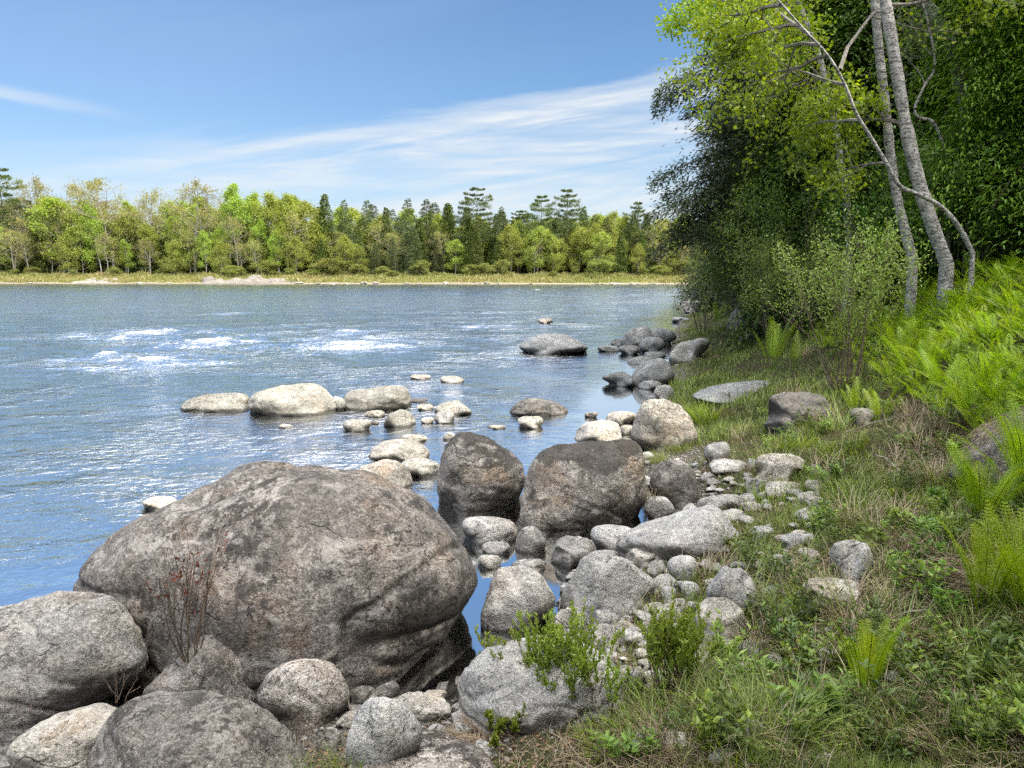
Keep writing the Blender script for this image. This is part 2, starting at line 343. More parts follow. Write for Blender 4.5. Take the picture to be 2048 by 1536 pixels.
# ---------------------------------------------------------------- water
FOAM = [(285, 668, 62, 7, 1), (240, 676, 24, 6, .9), (335, 664, 20, 3.5, .8), (430, 682, 58, 9, 1.0), (400, 663, 30, 3, .7), (480, 672, 50, 4, .7), (690, 688, 66, 5.5, 1), (700, 664, 30, 5, .9), (640, 675, 22, 3, .6),
        (305, 721, 60, 7, 1), (212, 709, 26, 6, .95), (325, 692, 13, 5, .8), (265, 715, 40, 5, .8), (250, 730, 40, 4, .4), (510, 692, 30, 4, .5), (555, 665, 24, 3, .5), (590, 650, 20, 2, .5), (465, 627, 22, 2, .7), (1075, 580, 12, 1.6, .9), (980, 626, 30, 2, .5), (960, 651, 40, 2, .5),
        (610, 584, 14, 1.3, .6), (660, 585, 12, 1.3, .6), (735, 675, 20, 4, .7), (590, 690, 16, 3, .6)]
def build_water():
    a1 = np.radians(np.linspace(-38, 24, 620)); a2 = np.radians(np.linspace(24, 322, 120))[1:-1]
    A = np.concatenate([a1, a2]); R = np.concatenate([[.5], np.geomspace(2, 9, 160), np.geomspace(9.06, 60, 420), np.geomspace(60.4, 180, 190), np.geomspace(185, 900, 20)])
    X = (np.sin(A)[None] * R[:, None]).ravel(); Y = (np.cos(A)[None] * R[:, None]).ravel(); Z = np.zeros(len(X)); foam = np.zeros(len(X))
    s = -sdist(np.stack([X, Y], 1), SHORE)
    turb = np.zeros(len(X))
    for px, py, w, hgt, am in FOAM:
        c = hit(px, py, 0); d = c[1]; ww = w / FPX * d
        dd = hgt / FPX * d * d / EYE                              # depth on the water that the streak covers
        ex = (X - c[0]) / ww; skew = (X - c[0]) * .12
        ey = (Y - c[1] - skew) / max(dd, .25)
        f = np.exp(-(ex ** 2 + ey ** 2) * 1.1)
        foam = np.maximum(foam, f * am)
        t = np.exp(-((X - c[0]) / (ww * 2.6)) ** 2 - ((Y - c[1]) / (ww * 2.0 + 1)) ** 2); turb = np.maximum(turb, t * min(1, am))
        if d < 45:
            Z += am * .06 * np.exp(-(ex ** 2) - ((Y - c[1] - skew - .1) / (dd * .8 + .2)) ** 2) - am * .06 * np.exp(-(ex ** 2) - ((Y - c[1] - skew + dd + .45) / .5) ** 2)
    far = smooth(Y, 3, 25)
    open_ = smooth(s, .3, 4)
    Z += open_ * (.02 * fbm(X * .9, Y * 1.3, 2, 4) + turb * .2 * fbm(X * 1.3, Y * 2.6, 5, 5) + .06 * smooth(Y, 7, 26) * fbm(X * .9, Y * 1.9, 7, 4) + .22 * smooth(Y, 50, 90) * fbm(X * .3, Y * .75, 11, 4))
    Z *= np.where(Y > 150, .4, 1)
    V = np.stack([X, Y, Z], 1)
    n = len(A); i = np.arange(len(R) - 1)[:, None] * n; j = np.arange(n)[None]; j2 = (j + 1) % n
    F = np.stack([i + j, i + j2, i + n + j2, i + n + j], -1).reshape(-1, 4)[:, ::-1]
    m, nt = newmat('river_water')
    P = nt.new('ShaderNodeNewGeometry').outputs['Position']
    op = nt.attr('open'); tb = nt.attr('turb'); fo = nt.attr('foam')
    Pw = nt.scale(P, (.75, 1, 1))
    n1 = nt.noise(Pw, 2.2, 4, .6, .5); n2 = nt.noise(Pw, 8, 4, .65, .4); n3 = nt.noise(Pw, 24, 3, .6, .3)
    h = nt.math('ADD', nt.math('MULTIPLY', n1, .24), nt.math('ADD', nt.math('MULTIPLY', n2, .16), nt.math('MULTIPLY', n3, .03)))
    patch = nt.noise(P, .35, 4, .6, .6)
    amp = nt.math('MULTIPLY', nt.math('MULTIPLY_ADD', op, .97, .02), nt.ramp01(patch, .35, .65, .4, 1.3))
    h = nt.math('MULTIPLY', h, nt.math('ADD', amp, nt.math('MULTIPLY', tb, .6)))
    b = bump(nt, h, 1.0, .21)
    fr = nt.new('ShaderNodeFresnel'); fr.inputs[0].default_value = 1.42; nt.l.new(b, fr.inputs['Normal'])
    gl = nt.new('ShaderNodeBsdfGlossy'); nt.put(gl.inputs['Roughness'], nt.ramp01(nt.attr('dist'), 5, 60, .05, .16)); nt.l.new(b, gl.inputs['Normal']); gl.inputs[0].default_value = (.94, .96, .97, 1)
    tr = nt.new('ShaderNodeBsdfTransparent'); tr.inputs[0].default_value = (.42, .30, .16, 1)
    df = nt.new('ShaderNodeBsdfDiffuse'); nt.put(df.inputs[0], nt.mix(op, (.02, .03, .03), (.08, .092, .105)))  # open-water blue grey stands in for sky reflected by the wave slopes
    body = nt.new('ShaderNodeMixShader'); nt.put(body.inputs[0], nt.ramp01(op, .15, .8, .12, .9)); nt.l.new(tr.outputs[0], body.inputs[1]); nt.l.new(df.outputs[0], body.inputs[2])
    mx = nt.new('ShaderNodeMixShader'); nt.put(mx.inputs[0], fr.outputs[0]); nt.l.new(body.outputs[0], mx.inputs[1]); nt.l.new(gl.outputs[0], mx.inputs[2])
    fd = nt.new('ShaderNodeBsdfDiffuse'); fd.inputs[0].default_value = (.6, .6, .58, 1)
    fn = nt.math('ADD', nt.math('MULTIPLY_ADD', nt.noise(nt.scale(P, (.5, 1.4, 1)), 9, 6, .85, 1.2), 3.2, -1.6), nt.math('MULTIPLY_ADD', nt.noise(P, 16, 3, .7), .8, -.4))
    fm = nt.math('MULTIPLY', nt.ramp01(fo, .12, .4), nt.ramp01(nt.math('ADD', fo, fn), .8, 1.0))
    m2 = nt.new('ShaderNodeMixShader'); nt.put(m2.inputs[0], fm); nt.l.new(mx.outputs[0], m2.inputs[1]); nt.l.new(fd.outputs[0], m2.inputs[2])
    nt.l.new(m2.outputs[0], nt.out.inputs[0])
    o = link('river_water', mesh_np('river_water', V, F, m, True, {'open': open_, 'turb': turb, 'foam': foam, 'dist': np.hypot(X, Y)})); tag(o, kind='structure')
build_water()
# ---------------------------------------------------------------- rocks
def ico(level):
    me = bpy.data.meshes.new('t'); import bmesh
    bm = bmesh.new(); bmesh.ops.create_icosphere(bm, subdivisions=level, radius=1); bm.to_mesh(me); bm.free()
    V = np.empty(len(me.vertices) * 3); me.vertices.foreach_get('co', V)
    T = np.empty(len(me.polygons) * 3, np.int32); me.polygons.foreach_get('vertices', T)
    bpy.data.meshes.remove(me); return V.reshape(-1, 3), T.reshape(-1, 3)
ICO = {k: ico(k) for k in (3, 4, 5, 6, 7)}
def base_shape(level, rng, style, seed):
    V, T = ICO[level]; V = V.copy()
    if style == 'smooth': npl, lo, hi, st, na = 3, .85, .97, .6, .07
    elif style == 'round': npl, lo, hi, st, na = 5, .8, .95, .7, .10
    elif style == 'slab': npl, lo, hi, st, na = 9, .6, .9, .85, .12
    else: npl, lo, hi, st, na = 12, .6, .88, .97, .10
    for k in range(npl):
        n = rng.normal(size=3); n /= np.linalg.norm(n); o = rng.uniform(lo, hi)
        d = V @ n; m = d > o; V[m] -= np.outer((d[m] - o) * st, n)
    off = Vector((seed * 3.1, seed * 1.7, seed * 5.3))
    D = np.array([mn.fractal(Vector(p) * 1.1 + off, .9, 2.1, 3) for p in V.tolist()])
    r = np.linalg.norm(V, axis=1, keepdims=True)
    V = V * (1 + na * D[:, None])
    return V, T
def poly_radius(poly, c, th):
    """distance from c to the outline along each angle"""
    P = np.asarray(poly, float) - c; Q = np.roll(P, -1, 0); out = np.full(len(th), 0.0)
    dx, dy = np.cos(th), np.sin(th)
    for a, b in zip(P, Q):
        e = b - a; den = dx * e[1] - dy * e[0]
        with np.errstate(divide='ignore', invalid='ignore'):
            t = (a[0] * e[1] - a[1] * e[0]) / den; u = (a[0] * dy - a[1] * dx) / den
        ok = (t > 0) & (u >= -1e-6) & (u <= 1 + 1e-6) & np.isfinite(t)
        out = np.where(ok & (t > out), t, out)
    return out
def catmull(poly, k=6):
    P = np.asarray(poly, float); n = len(P); out = []
    for i in range(n):
        p0, p1, p2, p3 = P[i - 1], P[i], P[(i + 1) % n], P[(i + 2) % n]
        for t in np.arange(k) / k:
            out.append(.5 * ((2 * p1) + (p2 - p0) * t + (2 * p0 - 5 * p1 + 4 * p2 - p3) * t * t + (3 * p1 - p0 - 3 * p2 + p3) * t ** 3))
    return np.array(out)
ROCKS = []
def rock(shape, label, mat, style='angular', depth=.9, sink=.35, level=None, group=None, name='boulder', cat=None, zmin=0.0, base=None, detail=1.0, seed=None, front=None):
    """a boulder whose outline, seen from the photo's place, follows SHAPE: a box (x0, y0, x1, y1) or a list of outline points"""
    i = len(ROCKS) + 1 if seed is None else seed
    rng = np.random.default_rng(i * 17 + 5)
    if len(shape) == 4 and not hasattr(shape[0], '__len__'):
        x0, y0, x1, y1 = shape; cx, cy, a, b = (x0 + x1) / 2, (y0 + y1) / 2, (x1 - x0) / 2, (y1 - y0) / 2
        th = np.linspace(0, 2 * math.pi, 14, endpoint=False)
        ph = rng.uniform(0, 6.28, 3); k = 1 + .06 * np.sin(2 * th + ph[0]) + .05 * np.sin(3 * th + ph[1])
        pw = .8
        poly = np.stack([cx + a * np.sign(np.cos(th)) * abs(np.cos(th)) ** pw * k, cy + b * np.sign(np.sin(th)) * abs(np.sin(th)) ** pw * k], 1)
    else: poly = np.asarray(shape, float)
    poly = catmull(poly)
    x0, y0 = poly.min(0); x1, y1 = poly.max(0); xc = (x0 + x1) / 2
    g = hit(*(front or (xc, y1)), zmin) if base is None else np.array(base, float)
    dist = g[1]; w = (x1 - x0) / FPX * dist
    a = w / 2 * depth
    dc = dist + a * .9; w = (x1 - x0) / FPX * dc
    r = ray(xc, y1); C = np.array([ray(xc, y1)[0] * dc, dc, 0.0])
    C[2] = g[2] if g[2] > .03 else 0.0
    if g[2] > .03: C[2] = .5 * g[2] + .5 * max(h1(C[0], C[1]), 0)
    pxw = x1 - x0
    if level is None: level = 6 if pxw > 330 else 5 if pxw > 90 else 4 if pxw > 30 else 3
    U, T = base_shape(level, rng, style, i)
    # height of the top from the outline: fit by bisection
    lo, hi = .01, 4.0
    for _ in range(24):
        hz = (lo + hi) / 2
        X = U * [w / 2, a, hz * (1 - .0)] + [C[0], C[1], C[2]]
        _, py = proj(X[U[:, 2] > -.05])
        if py.min() < y0: hi = hz
        else: lo = hz
    X = U.copy(); X[:, 2] = np.where(X[:, 2] < 0, X[:, 2] * .7, X[:, 2])
    X = X * [w / 2, a, hz] + C
    ky = (x1 - x0) / max(y1 - y0, 1.0); kk = np.array([1.0, ky])
    nb = 60; tb = (np.arange(nb) + .5) / nb * 2 * math.pi - math.pi
    X0 = X.copy(); G = np.ones(len(X)); under = smooth(C[2] - X0[:, 2], 0, .5 * hz)
    gmax = 1.9
    E = np.concatenate([T[:, [0, 1]], T[:, [1, 2]], T[:, [2, 0]]]).astype(np.int64); nV = len(X); deg = np.bincount(E[:, 0], minlength=nV) + np.bincount(E[:, 1], minlength=nV)
    def relax(v, k):
        for _ in range(k): v = .3 * v + .7 * (np.bincount(E[:, 0], v[E[:, 1]], nV) + np.bincount(E[:, 1], v[E[:, 0]], nV)) / deg
        return v
    nit = 9 if level >= 6 else 6
    for it in range(nit):
        cp = np.array(proj(C))
        # keep the pivot well inside the outline
        XP = X.copy(); XP[:, 2] = np.maximum(X[:, 2], C[2]); px, py = proj(XP); ex, ey = px - cp[0], (py - cp[1]) * ky; rr = np.hypot(ex, ey); th = np.arctan2(ey, ex)
        vis = X[:, 2] >= C[2] - .004
        bi = np.clip(((th + math.pi) / (2 * math.pi) * nb).astype(int), 0, nb - 1)
        cur = np.zeros(nb); np.maximum.at(cur, bi[vis], rr[vis])
        md = np.median([np.roll(cur, q) for q in (-3, -2, -1, 0, 1, 2, 3)], 0); mxf = np.max([np.roll(cur, q) for q in (-2, -1, 0, 1, 2)], 0)
        cur = np.where(cur < .85 * np.maximum(md, .8 * mxf), 0, cur)
        good = cur > 0; cur = np.interp(tb, tb[good], cur[good], period=2 * math.pi)
        tgt = poly_radius(poly * kk, cp * kk, tb); ok = tgt > 1
        if ok.sum() < 8: break
        tgt = np.interp(tb, tb[ok], tgt[ok], period=2 * math.pi)
        s = np.clip(tgt / cur, .4, 2.5); s = (np.roll(s, 2) + 2 * np.roll(s, 1) + 3 * s + 2 * np.roll(s, -1) + np.roll(s, -2)) / 9
        sv = np.interp(th, tb, s, period=2 * math.pi); rad = np.interp(th, tb, cur, period=2 * math.pi)
        wgt = smooth(rr / rad, .12, .85); sm_ = s.mean()
        f = sm_ * (1 - wgt) + sv * wgt
        if it < 2: f = np.clip(f, .7, 1.5)
        f = relax(f, {7: 150 if it < 5 else 50, 6: 40 if it < 5 else 15, 5: 8, 4: 2}.get(level, 1))
        G = np.clip(G * f, .6, 1.6)
        X = C + (X0 - C) * G[:, None]; lowv = X0[:, 2] < C[2]; X[lowv, 2] = C[2] + (X0[lowv, 2] - C[2]) * np.clip(G[lowv], .6, 1.1)
    # surface relief
    off = Vector((i * 1.3, i * .7, i * 2.1)); sz = max(w, .05)
    N = X - C; N /= np.linalg.norm(N, axis=1, keepdims=True) + 1e-9
    if level >= 5:
        fr = np.array([mn.fractal(Vector(p) * (4.5 / sz) + off, .9, 2.2, 5) for p in X.tolist()])
        rd = np.array([abs(mn.noise(Vector((p[0] + p[2] * .5, p[1], p[2] * 2.2)) * (3.0 / sz) + off)) for p in X.tolist()])
        X = X + N * (sz * detail * (.014 * fr - .03 * np.clip(.10 - rd, 0, 1) / .10 * .45))[:, None]
    else:
        fr = np.array([mn.fractal(Vector(p) * (4 / sz) + off, .9, 2.2, 3) for p in X.tolist()]); X = X + N * (sz * .018 * fr)[:, None]
    me = mesh_np(name, X - C, None, mat, True, None, T)
    o = link(name, me, None, C)
    tag(o, label, cat or name, group); ROCKS.append((o, C, w, hz)); return o
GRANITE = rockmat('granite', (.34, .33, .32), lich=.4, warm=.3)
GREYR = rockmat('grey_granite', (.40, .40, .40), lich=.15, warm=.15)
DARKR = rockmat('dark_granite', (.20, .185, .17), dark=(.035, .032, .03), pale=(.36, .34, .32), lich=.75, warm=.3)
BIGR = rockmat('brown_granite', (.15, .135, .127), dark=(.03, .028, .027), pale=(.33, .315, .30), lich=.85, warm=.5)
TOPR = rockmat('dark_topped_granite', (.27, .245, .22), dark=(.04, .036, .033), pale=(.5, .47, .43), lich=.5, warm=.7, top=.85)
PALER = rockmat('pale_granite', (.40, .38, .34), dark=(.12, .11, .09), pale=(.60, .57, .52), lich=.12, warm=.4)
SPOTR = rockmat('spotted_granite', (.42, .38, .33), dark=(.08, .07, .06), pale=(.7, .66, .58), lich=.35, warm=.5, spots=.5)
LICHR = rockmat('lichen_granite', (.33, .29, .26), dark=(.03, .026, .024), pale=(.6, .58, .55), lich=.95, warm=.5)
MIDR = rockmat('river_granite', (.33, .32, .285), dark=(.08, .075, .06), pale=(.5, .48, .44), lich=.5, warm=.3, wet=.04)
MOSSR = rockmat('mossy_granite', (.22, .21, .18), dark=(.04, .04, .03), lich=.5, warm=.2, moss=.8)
SHADE_R = rockmat('shaded_granite', (.24, .25, .26), dark=(.07, .07, .07), pale=(.4, .4, .4), lich=.35, warm=.1)  # granite copy with the bank's shade put into a darker, bluer colour
big = rock([(145, 1171), (163, 1125), (210, 1082), (268, 1037), (313, 1018), (357, 994), (402, 962), (469, 932), (536, 919), (625, 926), (700, 936), (760, 955), (830, 985), (890, 1032), (928, 1078), (946, 1112), (968, 1150), (955, 1190), (925, 1235), (890, 1280), (830, 1330), (765, 1362), (700, 1388), (600, 1400), (460, 1400), (310, 1370), (195, 1305), (140, 1225)],
     'huge brown grey boulder, largest of all, sloping down to the dark pool', BIGR, 'smooth', depth=.8, level=7, front=(700, 1378), detail=1.0, seed=29)
rock([(-70, 1250), (0, 1212), (60, 1195), (130, 1180), (185, 1182), (240, 1205), (290, 1240), (316, 1300), (305, 1345), (270, 1375), (200, 1405), (100, 1440), (20, 1455), (-60, 1460), (-140, 1380)],
     'broad grey boulder cut by the left edge of the photo, against the huge boulder', GRANITE, 'round', depth=.8)
rock([(288, 1400), (310, 1355), (350, 1320), (390, 1276), (425, 1262), (465, 1270), (490, 1310), (505, 1360), (508, 1410), (400, 1430)], 'dark peaked boulder in front of the red-leaved sapling', DARKR, 'angular')
rock([(512, 1400), (530, 1355), (570, 1325), (625, 1317), (675, 1332), (698, 1375), (697, 1415), (660, 1450), (600, 1468), (545, 1440)], 'round dark boulder with a pale right side below the huge boulder', LICHR, 'round')
rock([(165, 1570), (190, 1480), (225, 1420), (290, 1388), (380, 1379), (460, 1391), (540, 1425), (590, 1470), (620, 1530), (640, 1600), (400, 1680), (200, 1640)], 'wide dark domed boulder at the bottom edge of the photo', DARKR, 'round', depth=.7, base=(-1.05, 2.75, .05))
rock([(14, 1500), (60, 1455), (130, 1420), (190, 1405), (235, 1415), (260, 1450), (240, 1540), (120, 1580), (30, 1545)], 'pale grey rock in the bottom left corner beside the domed dark boulder', PALER, 'round')
rock((296, 1225, 372, 1325), 'small mossy dark rock wedged at the foot of the red-leaved sapling', MOSSR)
rock([(690, 1520), (700, 1450), (725, 1405), (765, 1392), (810, 1410), (842, 1450), (845, 1490), (800, 1540), (730, 1560)], 'smooth blue grey rock right of the round dark boulder at the bottom', GREYR, 'round')
rock([(735, 1408), (750, 1378), (785, 1361), (798, 1372), (795, 1392), (760, 1415)], 'finger-shaped stone lying up against the smooth blue grey rock', DARKR)
rock([(788, 1420), (805, 1388), (850, 1384), (885, 1395), (903, 1420), (880, 1445), (830, 1452)], 'pale rock right of the smooth blue grey rock by the dark pool', PALER)
rock((698, 1372, 752, 1410), 'flat dark stone left of the finger-shaped stone', DARKR, name='stone')
rock((695, 1408, 728, 1430), 'little round stone under the flat dark stone', GRANITE, name='stone')
rock([(690, 1540), (730, 1495), (800, 1470), (860, 1460), (920, 1475), (965, 1500), (990, 1560), (850, 1620), (700, 1610)], 'lichen-blotched reddish boulder at the bottom edge below the straw tuft', LICHR, 'angular', base=(-.35, 2.75, .12))
rock((634, 1458, 684, 1508), 'small grey stone between the domed boulder and the smooth rock', DARKR, name='stone')
rock([(917, 1400), (925, 1345), (960, 1303), (1020, 1283), (1100, 1268), (1180, 1290), (1240, 1340), (1262, 1400), (1240, 1450), (1100, 1470), (960, 1460)], 'large blue grey boulder half hidden behind the leafy green bush', GREYR, 'round')
rock([(960, 1250), (973, 1190), (985, 1145), (1015, 1133), (1065, 1134), (1090, 1160), (1112, 1200), (1098, 1238), (1060, 1262), (1000, 1266)], 'grey wedge-shaped boulder standing in the still pool', GRANITE, 'angular')
rock([(1119, 1200), (1135, 1168), (1165, 1115), (1192, 1102), (1240, 1110), (1290, 1145), (1312, 1172), (1296, 1215), (1260, 1242), (1180, 1238), (1135, 1222)], 'pale blue grey triangular boulder at the right side of the pool', GREYR, 'angular')
rock((1178, 1099, 1242, 1128), 'low rounded stone just behind the pale triangular boulder', GRANITE, name='stone')
rock((922, 1032, 1036, 1092), 'oval grey rock in the pool below the two big mid boulders', GRANITE, 'round')
rock((962, 1083, 1020, 1112), 'flat stone in the pool in front of the oval grey rock', GRANITE, 'round', name='stone')
rock((957, 1108, 1002, 1140), 'small pale round stone beside the right tip of the huge boulder', PALER, 'round', name='stone')
rock([(1031, 1098), (1040, 1062), (1065, 1051), (1085, 1068), (1091, 1095), (1070, 1108), (1045, 1108)], 'upright egg-shaped stone in the middle of the pool', GRANITE, 'round', name='stone')
rock((1103, 1070, 1190, 1137), 'speckled rock sloping into the pool left of the smooth oval rock', GRANITE)
rock((1181, 1048, 1278, 1108), 'smooth oval grey rock touching the long slanted slab', GREYR, 'round')
rock([(1232, 1090), (1265, 1055), (1320, 1035), (1380, 1018), (1432, 1008), (1452, 1030), (1478, 1070), (1474, 1105), (1430, 1125), (1350, 1122), (1280, 1110)], 'long slanted grey slab rising to the right on the shore', GREYR, 'slab')
rock((1022, 1118, 1092, 1148), 'flat stone behind the wedge-shaped boulder in the pool', GRANITE, name='stone')
rock((1250, 1087, 1324, 1134), 'pointed pinkish stone below the long slanted slab', PALER, name='stone')
rock((1335, 1111, 1397, 1165), 'rounded pale stone below the middle of the slanted slab', GREYR, 'round', name='stone')
rock((1294, 1122, 1334, 1156), 'small chipped stone between the pinkish stone and the rounded pale stone', GRANITE, name='stone')
rock((1408, 1138, 1515, 1245), 'upright grey rock with grass against its right side', GREYR)
rock((1388, 1193, 1492, 1303), 'pale leaning rock behind the right hand leafy bush', PALER)
rock((1322, 1171, 1353, 1208), 'egg-shaped cobble standing right of the triangular boulder', GREYR, 'round', name='stone')
rock((1340, 1197, 1377, 1227), 'little oval cobble below the egg-shaped cobble', PALER, 'round', name='stone')
rock((1362, 1162, 1398, 1200), 'grey cobble left of the upright grey rock', GREYR, 'round', name='stone')
rock((1308, 1207, 1366, 1245), 'split white cobble at the foot of the triangular boulder', PALER, name='stone')
rock((1438, 1279, 1480, 1312), 'small angular white stone below the pale leaning rock', PALER, name='stone')
rock([(1300, 990), (1302, 950), (1320, 925), (1350, 919), (1380, 930), (1397, 965), (1396, 1005), (1375, 1022), (1330, 1012)], 'round dark grey boulder just right of the squarish mid boulder', DARKR, 'round')
rock((1290, 992, 1346, 1042), 'brownish stone in front of the round dark grey boulder', GRANITE, name='stone')
rock((1395, 988, 1488, 1034), 'grey rock on top of the slanted slab', GRANITE)
rock((1408, 884, 1461, 928), 'rounded pale stone alone in the grass above the shore', GREYR, 'round', name='stone')
rock((1420, 917, 1492, 946), 'flat layered stones below the rounded pale stone', GRANITE, 'slab', name='stone')
rock((1505, 907, 1612, 960), 'pale flat rock with black spots lying in the grass', SPOTR)
rock((1488, 956, 1530, 988), 'small grey stone left of the flat bright stone', GREYR, name='stone')
rock((1530, 961, 1604, 992), 'flat bright stone below the black-spotted rock', PALER, 'round', name='stone')
rock((1660, 1079, 1748, 1170), 'tall shadowed rock surrounded by dead grass on the right bank', GRANITE)
rock((1604, 1153, 1724, 1220), 'low speckled rock in front of the tall shadowed rock', SPOTR)
rock((1560, 1066, 1622, 1096), 'grass-ringed grey stone left above the low speckled rock', GREYR, 'round', name='stone')
rock((1500, 1052, 1550, 1078), 'faint grey stone sunk in grass right of the slanted slab', GREYR, 'round', name='stone')
rock((1463, 1438, 1537, 1496), 'buried grey stone in dead leaves near the bottom edge', GRANITE, name='stone')
rock((1318, 1459, 1378, 1515), 'pale stone in straw at the bottom edge under the right bush', PALER, name='stone')
rock((1244, 1255, 1307, 1294), 'grey stone behind the gap between the two leafy bushes', GRANITE, name='stone')
rock((1111, 1215, 1162, 1278), 'speckled stone right of the wedge-shaped boulder', PALER, name='stone')
rock((1182, 1220, 1236, 1256), 'angular stone at the foot of the triangular boulder, behind the left bush', GREYR, name='stone')
rock((1170, 1248, 1240, 1316), 'grey stone directly behind the leafy green bush', GRANITE)
rock((1330, 1300, 1420, 1350), 'half buried dark rock under the right hand leafy bush', GRANITE)
rock((1235, 1330, 1290, 1400), 'tan stone leaning against the big boulder behind the bush', PALER, name='stone')
# mid boulders
rock([(874, 990), (875, 930), (893, 882), (920, 864), (962, 868), (1005, 890), (1040, 920), (1052, 948), (1045, 985), (1020, 1013), (935, 1024), (892, 1008)], 'brown domed boulder with a black lichen patch on its top, in still water', TOPR, 'round', depth=1.0, level=6)
rock([(1040, 1052), (1044, 970), (1062, 918), (1108, 890), (1190, 881), (1265, 881), (1292, 905), (1297, 965), (1288, 1010), (1262, 1044), (1200, 1056), (1090, 1062)], 'massive squarish boulder with a dark top beside the domed boulder', TOPR, 'round', depth=.9, level=6)
rock([(1263, 890), (1270, 835), (1288, 803), (1330, 797), (1366, 815), (1390, 850), (1394, 885), (1370, 908), (1310, 905)], 'tall sunlit boulder with pinkish top at the edge of the grass', SPOTR, 'round', depth=.9)
rock([(1151, 868), (1165, 848), (1205, 839), (1236, 846), (1243, 865), (1236, 884), (1160, 884)], 'bright white flat rock in the water behind the squarish boulder', PALER, 'angular')
rock((1241, 849, 1267, 870), 'small bright stone between the white flat rock and the sunlit boulder', PALER, 'round', name='stone')
rock((1212, 822, 1272, 850), 'jagged tan stones left of the sunlit boulder', SPOTR, name='stone')
rock([(1019, 826), (1040, 801), (1075, 796), (1115, 806), (1136, 822), (1120, 831), (1060, 832)], 'low dark oval rock alone in the river, mid distance', DARKR, 'round')
rock((1034, 832, 1088, 856), 'pale flat stone in front of the low dark oval rock', PALER, name='stone')
rock((1170, 824, 1196, 836), 'thin flat stone awash left of the jagged tan stones', SPOTR, name='stone')
rock((974, 850, 1013, 858), 'stone barely breaking the surface above the domed boulder', SPOTR, name='stone')
rock([(361, 815), (380, 797), (430, 787), (490, 787), (501, 805), (498, 822), (420, 825), (368, 823)], 'long pale boulder, leftmost of the row in the river', MIDR, 'round')
rock([(496, 815), (505, 790), (550, 773), (620, 765), (650, 775), (673, 805), (665, 825), (610, 833), (540, 831), (505, 826)], 'biggest pale boulder, middle of the row in the river', MIDR, 'round')
rock((663, 793, 690, 822), 'small rock filling the gap in the row of pale boulders', MIDR)
rock([(683, 812), (692, 785), (730, 778), (780, 770), (815, 776), (824, 798), (818, 815), (760, 822), (700, 822)], 'pale boulder with a black right end, last of the row in the river', MIDR, 'round')
rock([(767, 848), (780, 828), (805, 819), (825, 830), (830, 850), (800, 856), (775, 853)], 'pointed pale stone in front of the black-ended boulder', MIDR, name='stone')
rock((732, 820, 770, 836), 'small low stone left of the pointed pale stone', SPOTR, name='stone')
rock((684, 838, 744, 863), 'white oval stone left below the pointed pale stone', PALER, 'round', name='stone')
rock([(869, 818), (885, 806), (915, 802), (935, 815), (941, 828), (900, 832), (875, 828)], 'creased tan stone right of the row of pale boulders', MIDR, name='stone')
rock((834, 808, 868, 821), 'little stone left of the creased tan stone', SPOTR, name='stone')
rock((842, 834, 868, 849), 'tiny round stone right of the pointed pale stone', SPOTR, 'round', name='stone')
rock((870, 821, 908, 849), 'dark cracked stone in front of the creased tan stone', GRANITE, name='stone')
rock((741, 842, 758, 850), 'brown pebble-sized stone between the white oval and pointed stones', DARKR, name='stone')
rock((818, 797, 856, 804), 'sunken ledge just right of the black-ended boulder', DARKR, 'slab', name='stone')
rock((822, 748, 861, 760), 'low dark stone farther out in the river, left of its pale neighbour', SPOTR, name='stone')
rock((880, 752, 928, 767), 'low pale stone farther out in the river', PALER, name='stone')
rock([(738, 912), (750, 890), (780, 879), (820, 879), (852, 893), (859, 910), (840, 922), (790, 922), (745, 920)], 'smooth cream rock, uppermost of three beside the huge boulder', PALER, 'round')
rock([(712, 945), (735, 928), (775, 918), (805, 927), (824, 952), (822, 972), (790, 980), (740, 975)], 'speckled cream rock touching the huge boulder', SPOTR, 'round')
rock((800, 917, 882, 955), 'flat olive rock between the speckled cream rock and the domed boulder', MIDR, 'slab')
rock((800, 868, 852, 887), 'tilted flat stone behind the smooth cream rock', SPOTR, 'slab', name='stone')
rock((888, 866, 912, 882), 'small pale stone touching the left of the domed boulder', PALER, name='stone')
rock((556, 849, 588, 858), 'tiny pale stone alone in the river before the pale boulders', PALER, name='stone')
rock([(284, 1008), (300, 996), (330, 992), (352, 998), (365, 1020), (320, 1026)], 'small white rock peeking over the left slope of the huge boulder', PALER, 'round')
rock((1076, 636, 1105, 648), 'tan rock alone far out in the river', SPOTR)
rock([(1041, 700), (1048, 682), (1080, 669), (1120, 668), (1155, 678), (1177, 700), (1140, 707), (1080, 710)], 'large dark boulder standing alone off the right bank', SHADE_R, 'round')
rock([(1238, 688), (1250, 668), (1275, 653), (1298, 656), (1308, 680), (1300, 692), (1260, 695)], 'dark peaked boulder at the far end of the near shore', SHADE_R)
rock((1298, 655, 1350, 690), 'dark boulder behind grass right of the peaked boulder', SHADE_R, 'round')
rock((1278, 674, 1330, 705), 'mid grey rock in front of the peaked boulder', SHADE_R, 'round')
rock((1197, 690, 1238, 704), 'flat dark stone at the water side of the peaked boulder', SHADE_R, name='stone')
rock((1238, 690, 1280, 710), 'grey domed stone below the peaked boulder', SHADE_R, 'round', name='stone')
rock((1222, 678, 1246, 694), 'small dark stone left of the peaked boulder', SHADE_R, name='stone')
rock([(1202, 757), (1225, 746), (1245, 743), (1262, 752), (1271, 768), (1245, 774), (1222, 768)], 'dark wedge-shaped rock in still water off the grassy bank', SHADE_R)
rock([(1265, 758), (1275, 735), (1300, 719), (1325, 716), (1345, 735), (1345, 765), (1300, 774), (1270, 772)], 'smooth grey boulder at the tip of the grassy bank', SHADE_R, 'round')
